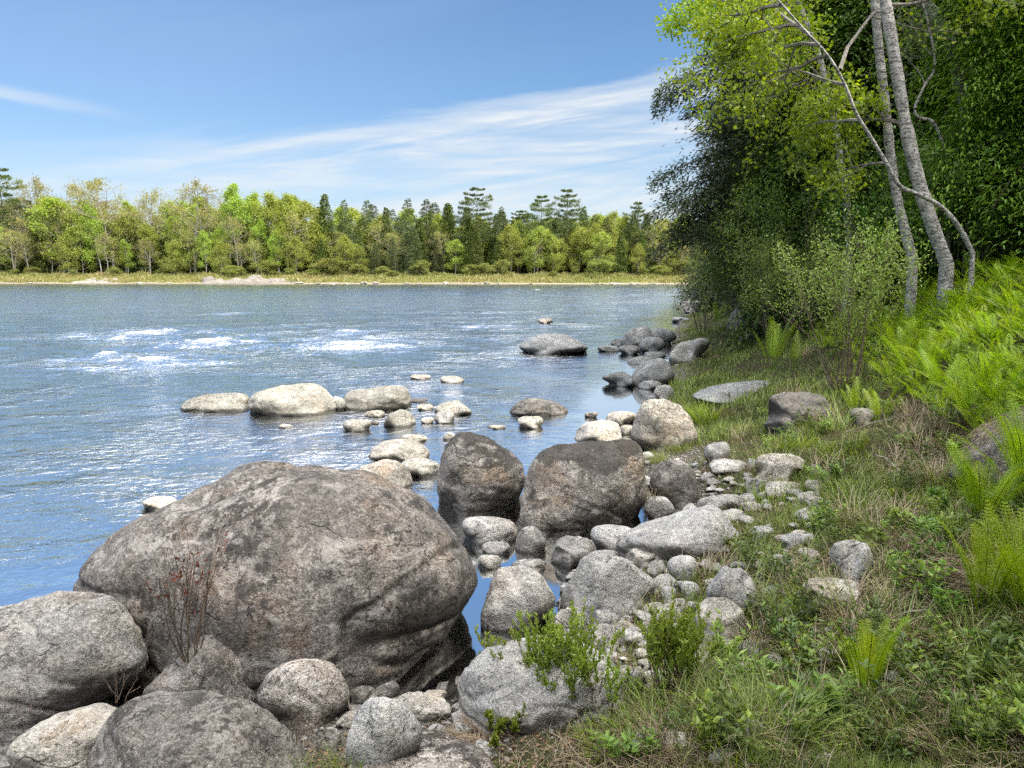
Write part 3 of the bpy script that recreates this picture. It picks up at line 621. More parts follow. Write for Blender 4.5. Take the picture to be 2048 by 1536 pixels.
rock((1278, 761, 1322, 780), 'flat stone in the shallows under the smooth grey boulder', SHADE_R, 'slab', name='stone')
rock((1256, 712, 1318, 730), 'flat slab at the waterline behind the smooth grey boulder', SHADE_R, 'slab')
rock((1288, 702, 1330, 722), 'grey stone between the flat slab and the bluish slab', SHADE_R, name='stone')
rock([(1340, 722), (1348, 695), (1375, 682), (1412, 675), (1420, 695), (1400, 715), (1370, 724)], 'bluish slab leaning on the grassy bank', GREYR, 'slab')
rock((1308, 770, 1348, 803), 'pale stones at the foot of the grassy bank behind the sunlit boulder', GREYR, name='stone')
rock((1343, 634, 1376, 645), 'low dark stone off the small willow bush', SHADE_R, name='stone')
rock((1366, 600, 1402, 628), 'far shore boulder seen through the small willow bush', GRANITE)
rock([(1386, 795), (1405, 778), (1450, 767), (1500, 762), (1535, 760), (1545, 780), (1520, 797), (1440, 805)], 'long pale outcrop lying in the grassy bank', SHADE_R, 'slab')
rock([(1536, 835), (1540, 795), (1565, 785), (1620, 785), (1652, 797), (1662, 830), (1640, 850), (1560, 850)], 'dark purple grey boulder in the grass below the tall leafy shrub', DARKR, 'angular')
rock([(1455, 665), (1460, 630), (1480, 605), (1530, 592), (1565, 605), (1575, 650), (1540, 680), (1480, 675)], 'high bank boulder with a pale left face behind the shrubs', SHADE_R, 'angular')
needle_rock = rock([(1928, 935), (1940, 875), (1985, 842), (2040, 818), (2110, 815), (2150, 860), (2140, 930), (2050, 945)], 'boulder matted with dead pine needles at the right edge', DARKR, 'round')
rock((1700, 815, 1750, 848), 'small dark stone under the fern right of the purple grey boulder', DARKR, name='stone')
rock((404, 553, 431, 567), 'dark rock in front of the pale outcrop on the far bank', DARKR, zmin=0, name='boulder')
def far_rock(box, lab, mat=PALER, grp=None, name='boulder'):
    rock(box, lab, mat, 'slab', depth=.6, group=grp, name=name, base=None, level=4)
OUTR = rockmat('outcrop_granite', (.24, .22, .20), dark=(.05, .045, .04), pale=(.36, .34, .31), lich=.6, warm=.4)
def outcrop(x0, x1, ytop, label, seed, mat):
    xc = (x0 + x1) / 2; g = hit(xc, 566.5, 0); X0 = ray(xc, 560)[0] * 172; Yb = np.interp(X0, FAR[:, 0], FAR[:, 1]) - .5; W = (x1 - x0) / FPX * 172 / 2; H = (566 - ytop) / FPX * 172 * .75; D = 3.2
    nx, ny = 90, 34; u, v = np.meshgrid(np.linspace(-1, 1, nx), np.linspace(-1, 1, ny)); x = u * W; y = v * D
    env = np.clip(1 - u ** 2, 0, 1) ** .6 * np.clip(1 - v ** 2, 0, 1) ** .5
    n1_ = fbm(x * .55 + seed, y * .8, seed, 5); blk = np.floor((vnoise(x * .8 + seed, y * .9, seed + 3)) * 4) / 4
    z = env * H * (.45 + n1_ * 1.1 + blk * .55) - .25 * (1 - env)
    Vv = np.stack([x, y + D, z + .05], -1).reshape(-1, 3); i = np.arange(ny - 1)[:, None] * nx; j = np.arange(nx - 1)[None]
    F = np.stack([i + j, i + j + 1, i + nx + j + 1, i + nx + j], -1).reshape(-1, 4)
    tag(link('rock_outcrop', mesh_np('rock_outcrop', Vv, F, mat), None, (X0, Yb, 0)), label, 'rock outcrop')
outcrop(125, 235, 549, 'low pink grey outcrop left on the far bank', 3.0, OUTR)
outcrop(395, 640, 547, 'widest pale rock outcrop on the far bank, right of the dark rock', 8.0, OUTR)
for k, (px, w, hh) in enumerate([(465, 30, 6), (500, 26, 6), (560, 40, 7), (600, 24, 5), (640, 22, 5), (668, 20, 5), (695, 14, 4), (728, 16, 9), (752, 14, 9), (815, 12, 6), (838, 12, 5), (892, 12, 8), (957, 12, 5), (974, 13, 8), (995, 10, 5), (1060, 12, 4), (1200, 20, 4), (1230, 26, 5), (1270, 26, 5), (1305, 18, 4), (60, 14, 4), (280, 16, 4), (340, 14, 4)]):
    yy = 567 + (1.5 if px > 600 else 0)
    far_rock((px - w / 2, yy - hh * .6, px + w * .42, yy + .6), 'small pale stone at the waterline of the far bank', MIDR, 'stones along the far waterline', 'stone')
def cobbles():
    """loose cobbles on the near shore, each its own object"""
    rng = np.random.default_rng(44)
    protos = []
    for k in range(9):
        U, T = base_shape(3 if k % 2 else 4, np.random.default_rng(900 + k), ['angular', 'angular', 'slab'][k % 3], 50 + k)
        protos.append(mesh_np('stone', U * [1, .8, .6], None, [GREYR, PALER, GRANITE][k % 3], True, None, T))
    placed = [(C[0], C[1], w * .5) for _, C, w, _ in ROCKS]
    n = 0; tries = 0
    while n < 280 and tries < 30000:
        tries += 1
        k = rng.random()
        if k < .68: px, py = rng.uniform(1100, 1640), rng.uniform(930, 1330)
        elif k < .76: px, py = rng.uniform(640, 1000), rng.uniform(1380, 1530)
        elif k < .88: px, py = rng.uniform(1230, 1420), rng.uniform(690, 940)
        else: px, py = rng.uniform(1250, 1800), rng.uniform(1250, 1530)
        g = hit(px, py, -5); s = sdist(np.array([[g[0], g[1]]]), SHORE)[0]
        r = float(rng.choice([.026, .036, .048, .062, .085], p=[.22, .3, .25, .15, .08])) * (1 + g[1] * .05)
        lim = (1.6 if rng.random() < .8 else 1.0) if py > 900 else .35
        if not (-.35 < s < lim) and not (k >= .88 and rng.random() < .12): continue
        if any((g[0] - a) ** 2 + (g[1] - b) ** 2 < (r * .5 + c * .78) ** 2 for a, b, c in placed): continue
        placed.append((g[0], g[1], r))
        o = link('stone', protos[int(rng.integers(9))], None, (g[0], g[1], h1(g[0], g[1]) + r * .22))
        o.scale = (r * rng.uniform(.85, 1.4), r * rng.uniform(.85, 1.2), r * rng.uniform(.7, 1.1)); o.rotation_euler = (rng.normal() * .25, rng.normal() * .25, rng.uniform(0, 6.28))
        tag(o, 'fist-sized grey cobble lying among the shore boulders', 'stone', 'cobbles scattered on the near shore')
        n += 1
    # pebbles nobody could count
    N = 7000; px = rng.uniform(600, 1600, N * 3); a = rng.uniform(-2, 3.5, N * 3); b = rng.uniform(2.4, 10, N * 3)
    s = sdist(np.stack([a, b], 1), SHORE); ok = (s > -.5) & (s < .9 * rng.random(len(s)) + .1); a, b = a[ok][:N], b[ok][:N]
    z = height(a, b); V0, T0 = ICO[3][0], ICO[3][1]
    import itertools
    oc = np.array([(1, 0, 0), (-1, 0, 0), (0, 1, 0), (0, -1, 0), (0, 0, 1), (0, 0, -1), (.7, .7, .1), (-.7, .7, -.1), (-.7, -.7, .1), (.7, -.7, -.1)], float)
    T = np.array([(0, 6, 4), (6, 2, 4), (2, 7, 4), (7, 1, 4), (1, 8, 4), (8, 3, 4), (3, 9, 4), (9, 0, 4), (6, 0, 5), (2, 6, 5), (7, 2, 5), (1, 7, 5), (8, 1, 5), (3, 8, 5), (9, 3, 5), (0, 9, 5)])
    n = len(a); r = rng.uniform(.005, .018, n) ; th = rng.uniform(0, 6.28, n)
    S = oc[None] * np.stack([r * rng.uniform(.8, 1.5, n), r, r * .6], 1)[:, None]
    x = S[..., 0] * np.cos(th)[:, None] - S[..., 1] * np.sin(th)[:, None]; y = S[..., 0] * np.sin(th)[:, None] + S[..., 1] * np.cos(th)[:, None]
    V = np.stack([x + a[:, None], y + b[:, None], S[..., 2] + (z + r * .3)[:, None]], -1).reshape(-1, 3)
    TT = (T[None] + (np.arange(n) * 10)[:, None, None]).reshape(-1, 3)
    tag(link('pebbles', mesh_np('pebbles', V, None, GREYR, True, None, TT)), 'gravel and small pebbles between the shore boulders', 'pebbles', None, 'stuff')
cobbles()
# ---------------------------------------------------------------- vegetation: generators
def unit(v): v = np.asarray(v, float); return v / (np.linalg.norm(v) + 1e-9)
def grow(rng, mb, start, d, length, r0, level, spread=.7, trop=.1, kids=4, wob=.12, k=5, tips=None, nseg=6, ratio=.6, fromt=.3, rmin=.004, a=.5):
    """a limb with side limbs; twig points (position, direction) gather in tips"""
    P = [np.array(start, float)]; d = unit(d)
    for i in range(nseg):
        d = unit(d + rng.normal(size=3) * wob + np.array([0, 0, trop])); P.append(P[-1] + d * length / nseg)
    P = np.array(P); R = np.linspace(r0, max(r0 * .25, rmin), nseg + 1)
    mb.tube(P, R, k if level > 0 else 3, a)
    if level <= 0:
        for i in range(1, nseg + 1): tips.append((P[i], unit(P[i] - P[i - 1])))
        return P
    for j in range(kids):
        t = fromt + (1 - fromt) * (j + rng.random()) / kids; i = min(int(t * nseg), nseg - 1); f = t * nseg - i
        p = P[i] * (1 - f) + P[i + 1] * f; ax = unit(P[i + 1] - P[i])
        q = unit(np.cross(ax, rng.normal(size=3))); nd = unit(ax * (1 - spread * .55) + q * spread)
        grow(rng, mb, p, nd, length * ratio * (1.15 - .5 * t) * rng.uniform(.8, 1.2), np.interp(t, [0, 1], [R[0], R[-1]]) * .6, level - 1, spread, trop, kids, wob, k, tips, nseg, ratio, .15, rmin, a)
    if tips is not None: tips.append((P[-1], d))
    return P
def leaf_on(rng, mb, tips, per, L, Wd, jit, droop=0.0, cl=None, up=None):
    if not tips: return
    C = np.array([t[0] for t in tips]); D = np.array([t[1] for t in tips])
    n = len(C) * per; C = np.repeat(C, per, 0) + rng.normal(size=(n, 3)) * jit
    D = np.repeat(D, per, 0) * .5 + rng.normal(size=(n, 3)) * .8 + np.array([0, 0, -droop])
    cid = np.repeat(rng.random(len(tips)), per)
    a = np.clip(.5 * cid + .5 * rng.random(n), 0, 1)
    mb.leaves(C, D, L * rng.uniform(.7, 1.25, n), Wd * rng.uniform(.7, 1.2, n), rng, a, up=up)
def decid_meshes(seed, H, crown_r, crown_lo, leaf, per, levels=2, lean=0.0, n_limbs=12, r0=.16, flat=.6, sparse=1.0, jit=.35, k=5, up=.5, wide_top=.0):
    rng = np.random.default_rng(seed); tb = MB(); tips = []
    P = [np.zeros(3)]; d = np.array([lean, 0, 1.0])
    for i in range(10):
        d = unit(d + rng.normal(size=3) * .05 + [0, 0, .06]); P.append(P[-1] + d * H * .92 / 10)
    P = np.array(P); P[0, 2] = -.5; R = np.linspace(r0, r0 * .15, 11); tb.tube(P, R, 7)
    for j in range(n_limbs):
        t = crown_lo + (1 - crown_lo) * (j + rng.random()) / n_limbs; i = min(int(t * 10), 9); p = P[i] + (P[i + 1] - P[i]) * (t * 10 - i)
        u = (t - crown_lo) / (1 - crown_lo); prof = max(.18, math.sin(math.pi * min(1, .22 + .78 * u) ** (1.0 - .4 * wide_top)))
        th = j * 2.4 + rng.normal() * .4; nd = np.array([math.cos(th), math.sin(th), up * rng.uniform(.5, 1.4)])
        grow(rng, tb, p, nd, crown_r * prof * rng.uniform(.8, 1.15), r0 * .38 * (1.1 - .6 * u), levels, .75, .08, 4, .16, 4, tips, 4, .6, .25, .012)
    cb = MB(); idx = [t for t in tips if rng.random() < sparse]
    leaf_on(rng, cb, idx, per, leaf, leaf * .75, jit)
    return tb, cb
def conifer_meshes(seed, H, base_r, lo, leaf, nb, per, droop=.15, rise=0.1, r0=.16, shape=1.0, tiers=0, flat=.12, tuft=0.0, top_round=0.0, var=(.7, 1.15), nar=(.3, .5)):
    rng = np.random.default_rng(seed); tb = MB(); cb = MB()
    z = np.linspace(-.5, H, 9); P = np.stack([.02 * H * np.sin(z * .3 + seed) * 0, 0 * z, z], 1); tb.tube(P, np.linspace(r0, r0 * .08, 9), 7)
    for j in range(nb):
        u = (j + rng.random()) / nb
        if tiers: u = (math.floor(u * tiers) + .5 + rng.normal() * .1) / tiers; u = min(max(u, .0), .985)
        zz = H * (lo + (1 - lo) * u)
        L = base_r * ((1 - u) ** shape * (1 - top_round) + top_round * math.sqrt(max(0, 1 - u * u)) + .04) * rng.uniform(*var)
        if tiers: L *= rng.choice([.6, 1, 1.15])
        th = j * 2.399 + rng.normal() * .3; hd = np.array([math.cos(th), math.sin(th), 0])
        n = 6; t = np.linspace(0, 1, n); Q = np.array([0, 0, zz]) + hd[None] * (t * L)[:, None]; Q[:, 2] += L * (rise * t - droop * t ** 2 * 1.6)
        tb.tube(Q, np.linspace(max(.02, r0 * .2 * (1 - u)), .006, n), 3)
        m = int(per * (.35 + L / base_r)); tt = rng.beta(1.6 + tuft * 2, 1.1, m); side = rng.normal(size=m) * L * .26 * (1.1 - tt * .75)
        lat = np.array([-math.sin(th), math.cos(th), 0])
        C = np.stack([np.interp(tt, t, Q[:, q]) for q in range(3)], 1) + lat * side[:, None]
        C[:, 2] += rng.normal(size=m) * L * flat * .5 - abs(side) * (droop * 1.2)
        D = hd * .7 + lat * np.sign(side)[:, None] * .9 + rng.normal(size=(m, 3)) * .35; D[:, 2] += rise - droop * 2.2
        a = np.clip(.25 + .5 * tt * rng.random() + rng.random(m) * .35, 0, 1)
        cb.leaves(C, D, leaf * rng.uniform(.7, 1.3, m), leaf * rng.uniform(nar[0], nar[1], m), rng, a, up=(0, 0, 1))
    return tb, cb
BARK_G = barkmat('grey_bark', (.13, .115, .10), (.26, .245, .22))
BARK_D = barkmat('dark_bark', (.05, .04, .032), (.13, .105, .08))
BARK_B = barkmat('pale_bark', (.30, .29, .27), (.50, .48, .45), (.09, .085, .08))
L_OAK = leafmat('olive_spring_leaves', (.17, .165, .05), (.34, .33, .09), .35)
L_BIRCH = leafmat('bright_spring_leaves', (.17, .25, .028), (.34, .43, .05), .4)
L_MAPLE = leafmat('yellow_green_leaves', (.15, .20, .03), (.34, .39, .055), .35)
L_CEDAR = leafmat('cedar_foliage', (.045, .075, .02), (.17, .22, .045), .2)
L_SPRUCE = leafmat('spruce_needles', (.045, .065, .03), (.14, .17, .06), .15)
L_PINE = leafmat('pine_needles', (.05, .085, .035), (.17, .22, .08), .2)
L_SHRUB = leafmat('shrub_leaves', (.12, .15, .035), (.28, .31, .06), .35)
PROTO = {}
def reg(kind, name, tb, cb, bark, leaf, H):
    PROTO.setdefault(kind, []).append((name, tb.mesh('trunk', bark), cb.mesh('crown', leaf), H))
for k in range(3):
    reg('oak', 'oak_tree', *decid_meshes(100 + k, 18, 5.6, .30, .30, 3, 2, 0, 16, .26, jit=.35, sparse=.6), BARK_G, L_OAK, 18)
    reg('birch', 'birch_tree', *decid_meshes(120 + k, 17, 3.3, .16, .30, 6, 2, .02, 15, .14, jit=.38, up=.9), BARK_B, L_BIRCH, 17)
    reg('maple', 'maple_tree', *decid_meshes(140 + k, 14, 4.2, .06, .30, 6, 2, 0, 16, .15, jit=.4), BARK_G, L_MAPLE, 14)
    reg('cedar', 'cedar_tree', *conifer_meshes(160 + k, 14, 2.6, .03, .42, 90, 80, .18, .1, .17, .75, flat=.35, top_round=.25), BARK_D, L_CEDAR, 14)
    reg('spruce', 'spruce_tree', *conifer_meshes(180 + k, 16, 3.6, .06, .38, 80, 75, .12, .05, .16, .62, flat=.2), BARK_D, L_SPRUCE, 16)
    reg('pine', 'pine_tree', *conifer_meshes(200 + k, 20, 6.2, .34, .46, 66, 140, -.04, .16, .26, .7, tiers=11, flat=.10, tuft=.8, top_round=.3), BARK_D, L_PINE, 20)
    reg('shrub', 'bank_shrub', *decid_meshes(220 + k, 5, 2.4, .05, .22, 5, 2, 0, 14, .05, jit=.25), BARK_G, L_SHRUB, 5)
LAND = [(-400, 'the left edge of the far bank'), (20, 'the lone left pine'), (235, 'the tall bare-topped oak'), (400, 'the second bare oak'), (475, 'the wide pale outcrop'), (650, 'the round-topped dark conifer'), (850, 'the pair of pointed spruces'), (955, 'the tallest lone pine'), (1110, 'the twin tiered pines'), (1272, 'the rightmost far pine'), (1360, 'the near hemlock'), (2500, '')]
ADJ = {'oak': 'olive brown oak with bare twigs showing', 'birch': 'bright green birch with slender pale trunk', 'maple': 'yellow green maple with rounded crown', 'cedar': 'dark cedar', 'spruce': 'dark pointed spruce', 'pine': 'tiered tall pine', 'shrub': 'low yellowish shrub'}
CATS = {'shrub': 'shrub'}
COUNT = {}
ORD = ['', 'second ', 'third ', 'fourth ', 'fifth ', 'sixth ', 'seventh ', 'eighth ', 'ninth ', 'tenth ']
def far_tree(kind, px, topy, dist, rng, label=None, wide=1.0):
    offs = dist
    var = PROTO[kind][int(rng.integers(len(PROTO[kind])))]
    name, tm, cm, H = var; r = ray(px, 560); dist = dist - 160 + np.interp(r[0] * dist, FAR[:, 0], FAR[:, 1]); x = r[0] * dist
    gz = h1(x, dist); top = EYE + ray(px, topy)[2] * dist; s = (top - gz) / H
    if label is None:
        j = max(i for i, l in enumerate(LAND) if l[0] <= px); near = j if abs(px - LAND[j][0]) <= abs(LAND[min(j + 1, len(LAND) - 1)][0] - px) else j + 1
        side = 'right of' if px >= LAND[near][0] else 'left of'
        row = 'ab'[offs > 183]
        c = COUNT.get((kind, near, side, row), 0); COUNT[(kind, near, side, row)] = c + 1
        label = f"{ORD[min(c, 9)]}{ADJ[kind]}, {'front row' if row[0] == 'a' else 'back row'}, {side} {LAND[near][1].replace('the ', '')}"
    o = empty(name, (x, dist, gz), rng.uniform(0, 6.28)); w = s * wide * rng.uniform(.9, 1.15); o.scale = (w, w, s)
    tag(o, label, CATS.get(kind, 'tree'), 'shrubs on the far bank' if kind == 'shrub' else f'{kind} trees on the far bank')
    link('stems' if kind == 'shrub' else 'trunk', tm, o); link('foliage' if kind == 'shrub' else 'crown', cm, o)
def far_bank():
    rng = np.random.default_rng(31)
    sky = [(18, 336, 'pine', 'lone left pine, dark and tiered, at the edge of the photo'), (75, 352, 'oak', None), (232, 343, 'oak', 'tall bare-topped oak with spreading limbs, left part of the far bank'), (160, 360, 'oak', None), (300, 372, 'oak', None), (392, 360, 'oak', 'second bare oak, rounded, right of the tallest one'),
           (460, 366, 'birch', None), (508, 374, 'birch', None), (545, 384, 'maple', None), (578, 376, 'birch', None), (622, 396, 'maple', None), (655, 388, 'cedar', 'round-topped dark conifer above the middle of the far bank'), (693, 400, 'spruce', None), (738, 400, 'spruce', None), (775, 414, 'cedar', None),
           (819, 397, 'spruce', 'left of the pair of pointed spruces'), (855, 398, 'spruce', 'right of the pair of pointed spruces'), (897, 406, 'cedar', None), (955, 376, 'pine', 'tallest lone pine of the far bank, in the centre'), (1003, 414, 'spruce', None), (1040, 420, 'pine', None), (1082, 390, 'pine', 'left one of the twin tiered pines'), (1133, 379, 'pine', 'right one of the twin tiered pines, the broader'),
           (1188, 430, 'spruce', None), (1212, 434, 'spruce', None), (1272, 405, 'pine', 'rightmost far pine standing clear of its neighbours'), (1322, 432, 'oak', None), (1362, 436, 'maple', None), (1420, 430, 'cedar', None), (-60, 370, 'oak', None), (-130, 380, 'maple', None)]
    for px, ty, k, lb in sky: far_tree(k, px, ty, 178 + rng.uniform(-2, 6), rng, lb, 1.0)
    left = ['maple', 'birch', 'oak', 'oak', 'maple', 'birch', 'cedar', 'oak']; mid = ['cedar', 'oak', 'maple', 'cedar', 'spruce', 'cedar', 'maple', 'oak']; right = ['cedar', 'maple', 'cedar', 'maple', 'birch', 'oak', 'cedar', 'maple']
    def pick(px): q = left if px < 580 else mid if px < 940 else right; return q[int(rng.integers(len(q)))]
    px = -120
    while px < 1500:                                            # back row
        far_tree(pick(px), px, rng.uniform(400, 428) + (0 if px < 560 else 22), 186 + rng.uniform(-3, 4), rng); px += rng.uniform(30, 46)
    px = -160
    while px < 1500:                                            # tall filling row behind
        far_tree(['maple', 'birch', 'oak', 'birch'][int(rng.integers(4))] if px < 600 else ['cedar', 'birch', 'maple', 'spruce'][int(rng.integers(4))], px, rng.uniform(382, 404) + (0 if px < 600 else 22 if px < 940 else 36), 195 + rng.uniform(-3, 4), rng, None, 1.2); px += rng.uniform(26, 38)
    px = -140
    while px < 1480:                                            # middle row
        far_tree(pick(px), px, rng.uniform(418, 452) + (-12 if px < 600 else 16), 176 + rng.uniform(-3, 3), rng); px += rng.uniform(32, 52)
    px = -100
    while px < 1460:                                            # front row, lower
        far_tree(pick(px), px, rng.uniform(445, 490), 173 + rng.uniform(-2, 3), rng); px += rng.uniform(28, 52)
    far_tree('birch', 130, 384, 176, rng, 'brightest green maple-like tree on the left of the far bank', 1.5)
    far_tree('maple', 445, 480, 171, rng, 'vivid yellow green bush beside the wide pale outcrop', .9)
    for px in list(range(-60, 1440, 45)):
        far_tree('shrub', px + rng.uniform(-20, 20), rng.uniform(515, 548), 168 + rng.uniform(0, 4), rng, None, rng.uniform(1.0, 2.2))
    # the dark wood behind, one mass; and the grass of the far bank
    mb = MB(); n = 130000; px = rng.uniform(-500, 1900, n); d = rng.uniform(192, 212, n); hz = 12.5 * rng.beta(1.1, 1.2, n) * (.8 + .3 * vnoise(px * .02, px * 0, 3))
    x = (px - 1024) / FPX * d; gz = height(x, d)
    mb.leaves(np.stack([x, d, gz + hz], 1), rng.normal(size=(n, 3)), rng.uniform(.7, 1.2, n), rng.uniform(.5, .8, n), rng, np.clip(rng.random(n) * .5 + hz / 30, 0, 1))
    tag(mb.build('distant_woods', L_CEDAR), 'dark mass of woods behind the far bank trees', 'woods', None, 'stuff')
    mb = MB(); n = 36000; px = rng.uniform(-300, 1600, n)
    sf = rng.uniform(.6, 13, n); X = (px - 1024) / FPX * 168
    Y = np.interp(X, FAR[:, 0], FAR[:, 1]) + sf
    gz = height(X, Y); tn = np.clip(fbm(X * .12, Y * .3, 4) * 1.6 + .5 + rng.normal(size=n) * .15, 0, 1)
    D = rng.normal(size=(n, 3)) * .35; D[:, 2] = 1
    mb.leaves(np.stack([X, Y, gz], 1), D, rng.uniform(.3, .9, n) * (.35 + 1.7 * vnoise(X * .4, Y * .3, 5) ** 2 + tn * .3), rng.uniform(.12, .3, n), rng, tn)
    tag(mb.build('far_bank_grass', leafmat('bank_grass', (.24, .19, .09), (.19, .20, .055), .3)), 'yellow green grass along the far waterline', 'grass', None, 'stuff')
far_bank()
# ---------------------------------------------------------------- near right bank: trees
L_HEM = leafmat('hemlock_needles', (.020, .033, .014), (.07, .10, .036), .15)
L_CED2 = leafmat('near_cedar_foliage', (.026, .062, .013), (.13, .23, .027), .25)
L_CED3 = leafmat('lit_cedar_foliage', (.06, .13, .014), (.22, .38, .03), .3)  # brighter copy of the cedar leaves, with sunlight put into the colour
L_BRIGHT = leafmat('young_birch_leaves', (.12, .20, .012), (.41, .52, .03), .55)
L_MIDG = leafmat('undergrowth_leaves', (.05, .12, .015), (.17, .30, .035), .4)
L_WILL = leafmat('willow_leaves', (.12, .195, .04), (.30, .43, .09), .35)
L_GALE = leafmat('sweet_gale_leaves', (.13, .21, .03), (.34, .44, .07), .35)
L_RED = leafmat('red_leaves', (.10, .03, .02), (.19, .06, .035), .3)
BIRCHB = barkmat('birch_bark', (.34, .33, .32), (.60, .58, .56), (.075, .07, .07), scale=12, vs=(1, 1, .45), lich=.25)
TWIG = barkmat('twig_bark', (.10, .075, .06), (.22, .17, .13))
def conifer(name, label, pos, H, R, leafm, seed, leaf=.16, nb=150, per=230, lo=.05, droop=.22, rise=.06, shape=.7, flat=.22, top_round=.35, r0=.2, rz=0, group=None, var=(.7, 1.15), nar=(.2, .34)):
    tb, cb = conifer_meshes(seed, H, R, lo, leaf, nb, per, droop, rise, r0, shape, flat=flat, top_round=top_round, var=var, nar=nar)
    o = empty(name, pos, rz); tb.build('trunk', BARK_D, o); cb.build('crown', leafm, o); tag(o, label, 'tree', group); return o
def stand(px, dist, sink=.15): r = ray(px, 500); x = r[0] * dist; return (x, dist, h1(x, dist) - sink)
conifer('hemlock_tree', 'tall dark hemlock overhanging the river, its drooping boughs against the sky', stand(1562, 21), 13, 3.1, L_HEM, 301, .15, 110, 950, .2, .24, .16, .4, .07, .5, .22, var=(.5, 1.3))
conifer('hemlock_tree', 'second dark hemlock, behind and right of the overhanging one', stand(1610, 23), 13.5, 2.7, L_HEM, 302, .19, 170, 260, .03, .2, .1, .6, .2, .4, .22)
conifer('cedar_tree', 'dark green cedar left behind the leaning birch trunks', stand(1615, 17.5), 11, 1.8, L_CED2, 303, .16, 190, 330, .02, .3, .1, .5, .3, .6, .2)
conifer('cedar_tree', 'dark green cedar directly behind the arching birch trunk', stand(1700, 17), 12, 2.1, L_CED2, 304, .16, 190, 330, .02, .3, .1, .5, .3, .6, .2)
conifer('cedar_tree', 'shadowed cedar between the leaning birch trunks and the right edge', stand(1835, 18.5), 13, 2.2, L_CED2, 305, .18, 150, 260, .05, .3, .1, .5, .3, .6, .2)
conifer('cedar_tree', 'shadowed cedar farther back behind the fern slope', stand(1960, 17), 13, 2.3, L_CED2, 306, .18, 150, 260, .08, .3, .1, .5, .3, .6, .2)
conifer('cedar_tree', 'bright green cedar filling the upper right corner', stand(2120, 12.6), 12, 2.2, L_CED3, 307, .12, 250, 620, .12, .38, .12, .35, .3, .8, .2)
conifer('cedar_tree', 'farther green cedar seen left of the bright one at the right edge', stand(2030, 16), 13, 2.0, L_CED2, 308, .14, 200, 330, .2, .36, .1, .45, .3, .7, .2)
rs = np.random.default_rng(77)
for k, (px, d) in enumerate([(1560, 30), (1680, 27), (1800, 26), (1900, 25), (2020, 24), (2150, 22), (1500, 38), (1640, 35), (1780, 34), (1930, 32), (2100, 29), (1455, 50), (2260, 19), (2330, 15)]):
    if k == 0: bproto = conifer('cedar_tree', 'shadowed cedar deep in the woods behind the near trees', stand(px, d), 14, 2.8, L_HEM, 320, .3, 120, 150, .0, .25, .1, .5, .3, .5, .2, group='cedars deep in the near woods')
    else: o = copy_tree(bproto); o.location = stand(px, d); o.rotation_euler = (0, 0, k * 1.3); o.scale = (1.1, 1.1, rs.uniform(.85, 1.1))
# trees beside and behind the camera: the near bank's wood goes on there, and shades the boulders
def shade_tree(x, y, H, R, rz, seed=None):
    o = copy_tree(bproto); o.location = (x, y, h1(x, y) - .1); o.scale = (R / 2.8, R / 2.8, H / 14); o.rotation_euler = (0, 0, rz)
    tag(o, 'shadowed cedar of the wood beside the viewpoint', 'tree', 'cedars beside the viewpoint'); return o
SHADE = [(5.2, -1.2, 11, 2.8), (7.6, 2.2, 12.5, 2.9), (3.6, -3.6, 10.5, 2.6), (8.2, -3.0, 13, 3.2), (11.5, 1.0, 14, 3.2), (6.0, -6.5, 13, 3.2), (1.5, -6.0, 11.5, 2.8), (12.5, 8.5, 13, 3), (-1.8, -6.8, 11, 2.8)]
for i, (x, y, H, R) in enumerate(SHADE): shade_tree(x, y, H, R, i * 1.7)
# birches: stems traced in the plane they lean in
def trace(pts, dist, lean_back=0.0):
    """a stem through the photo's points, standing at DIST on the bank and leaning"""
    out = []
    for i, (px, py) in enumerate(pts):
        out.append(at(px, py, dist + lean_back * i))
    return np.array(out)
def spline(P, k=5):
    P = np.asarray(P, float); P = np.vstack([2 * P[0] - P[1], P, 2 * P[-1] - P[-2]]); out = []
    for i in range(1, len(P) - 2):
        for t in np.arange(k) / k:
            p0, p1, p2, p3 = P[i - 1], P[i], P[i + 1], P[i + 2]
            out.append(.5 * ((2 * p1) + (p2 - p0) * t + (2 * p0 - 5 * p1 + 4 * p2 - p3) * t * t + (3 * p1 - p0 - 3 * p2 + p3) * t ** 3))
    out.append(P[-2]); return np.array(out)
def birch(name, label, pts, dist, r0, r1, limbs, seed, lb=0.0, leafm=None, per=5, leaf=.075, extra=None):
    rng = np.random.default_rng(seed); P = spline(trace(pts, dist, lb)); base = P[0].copy(); base[2] = h1(base[0], base[1])
    P = np.vstack([[P[0][0] + (P[0][0] - P[1][0]) * .8, P[0][1], min(base[2], P[0][2]) - .35], P]) - base
    R = np.linspace(r0, r1, len(P)) * (1 + .05 * rng.normal(size=len(P))); R[0] *= 1.3
    o = empty(name, base); tb = MB(); tb.tube(P, R, 14); tb.build('trunk', BIRCHB, o, True)
    tips = []
    for (px, py), (qx, qy), L, r in limbs:
        a = at(px, py, dist + lb * 3) - base; b = at(qx, qy, dist + lb * 3 + rng.uniform(.2, 2.4)) - base
        d = b - a; bb = MB()
        grow(rng, bb, a, d, np.linalg.norm(d) * L, r, 2, .75, .0, 5, .13, 5, tips, 6, .5, .2, .004); bb.build('branch', BARK_G, o)
    if leafm and tips:
        cb = MB(); leaf_on(rng, cb, tips, per, leaf, leaf * .8, .10, .3); cb.build('crown', leafm, o)
    tag(o, label, 'tree'); return o
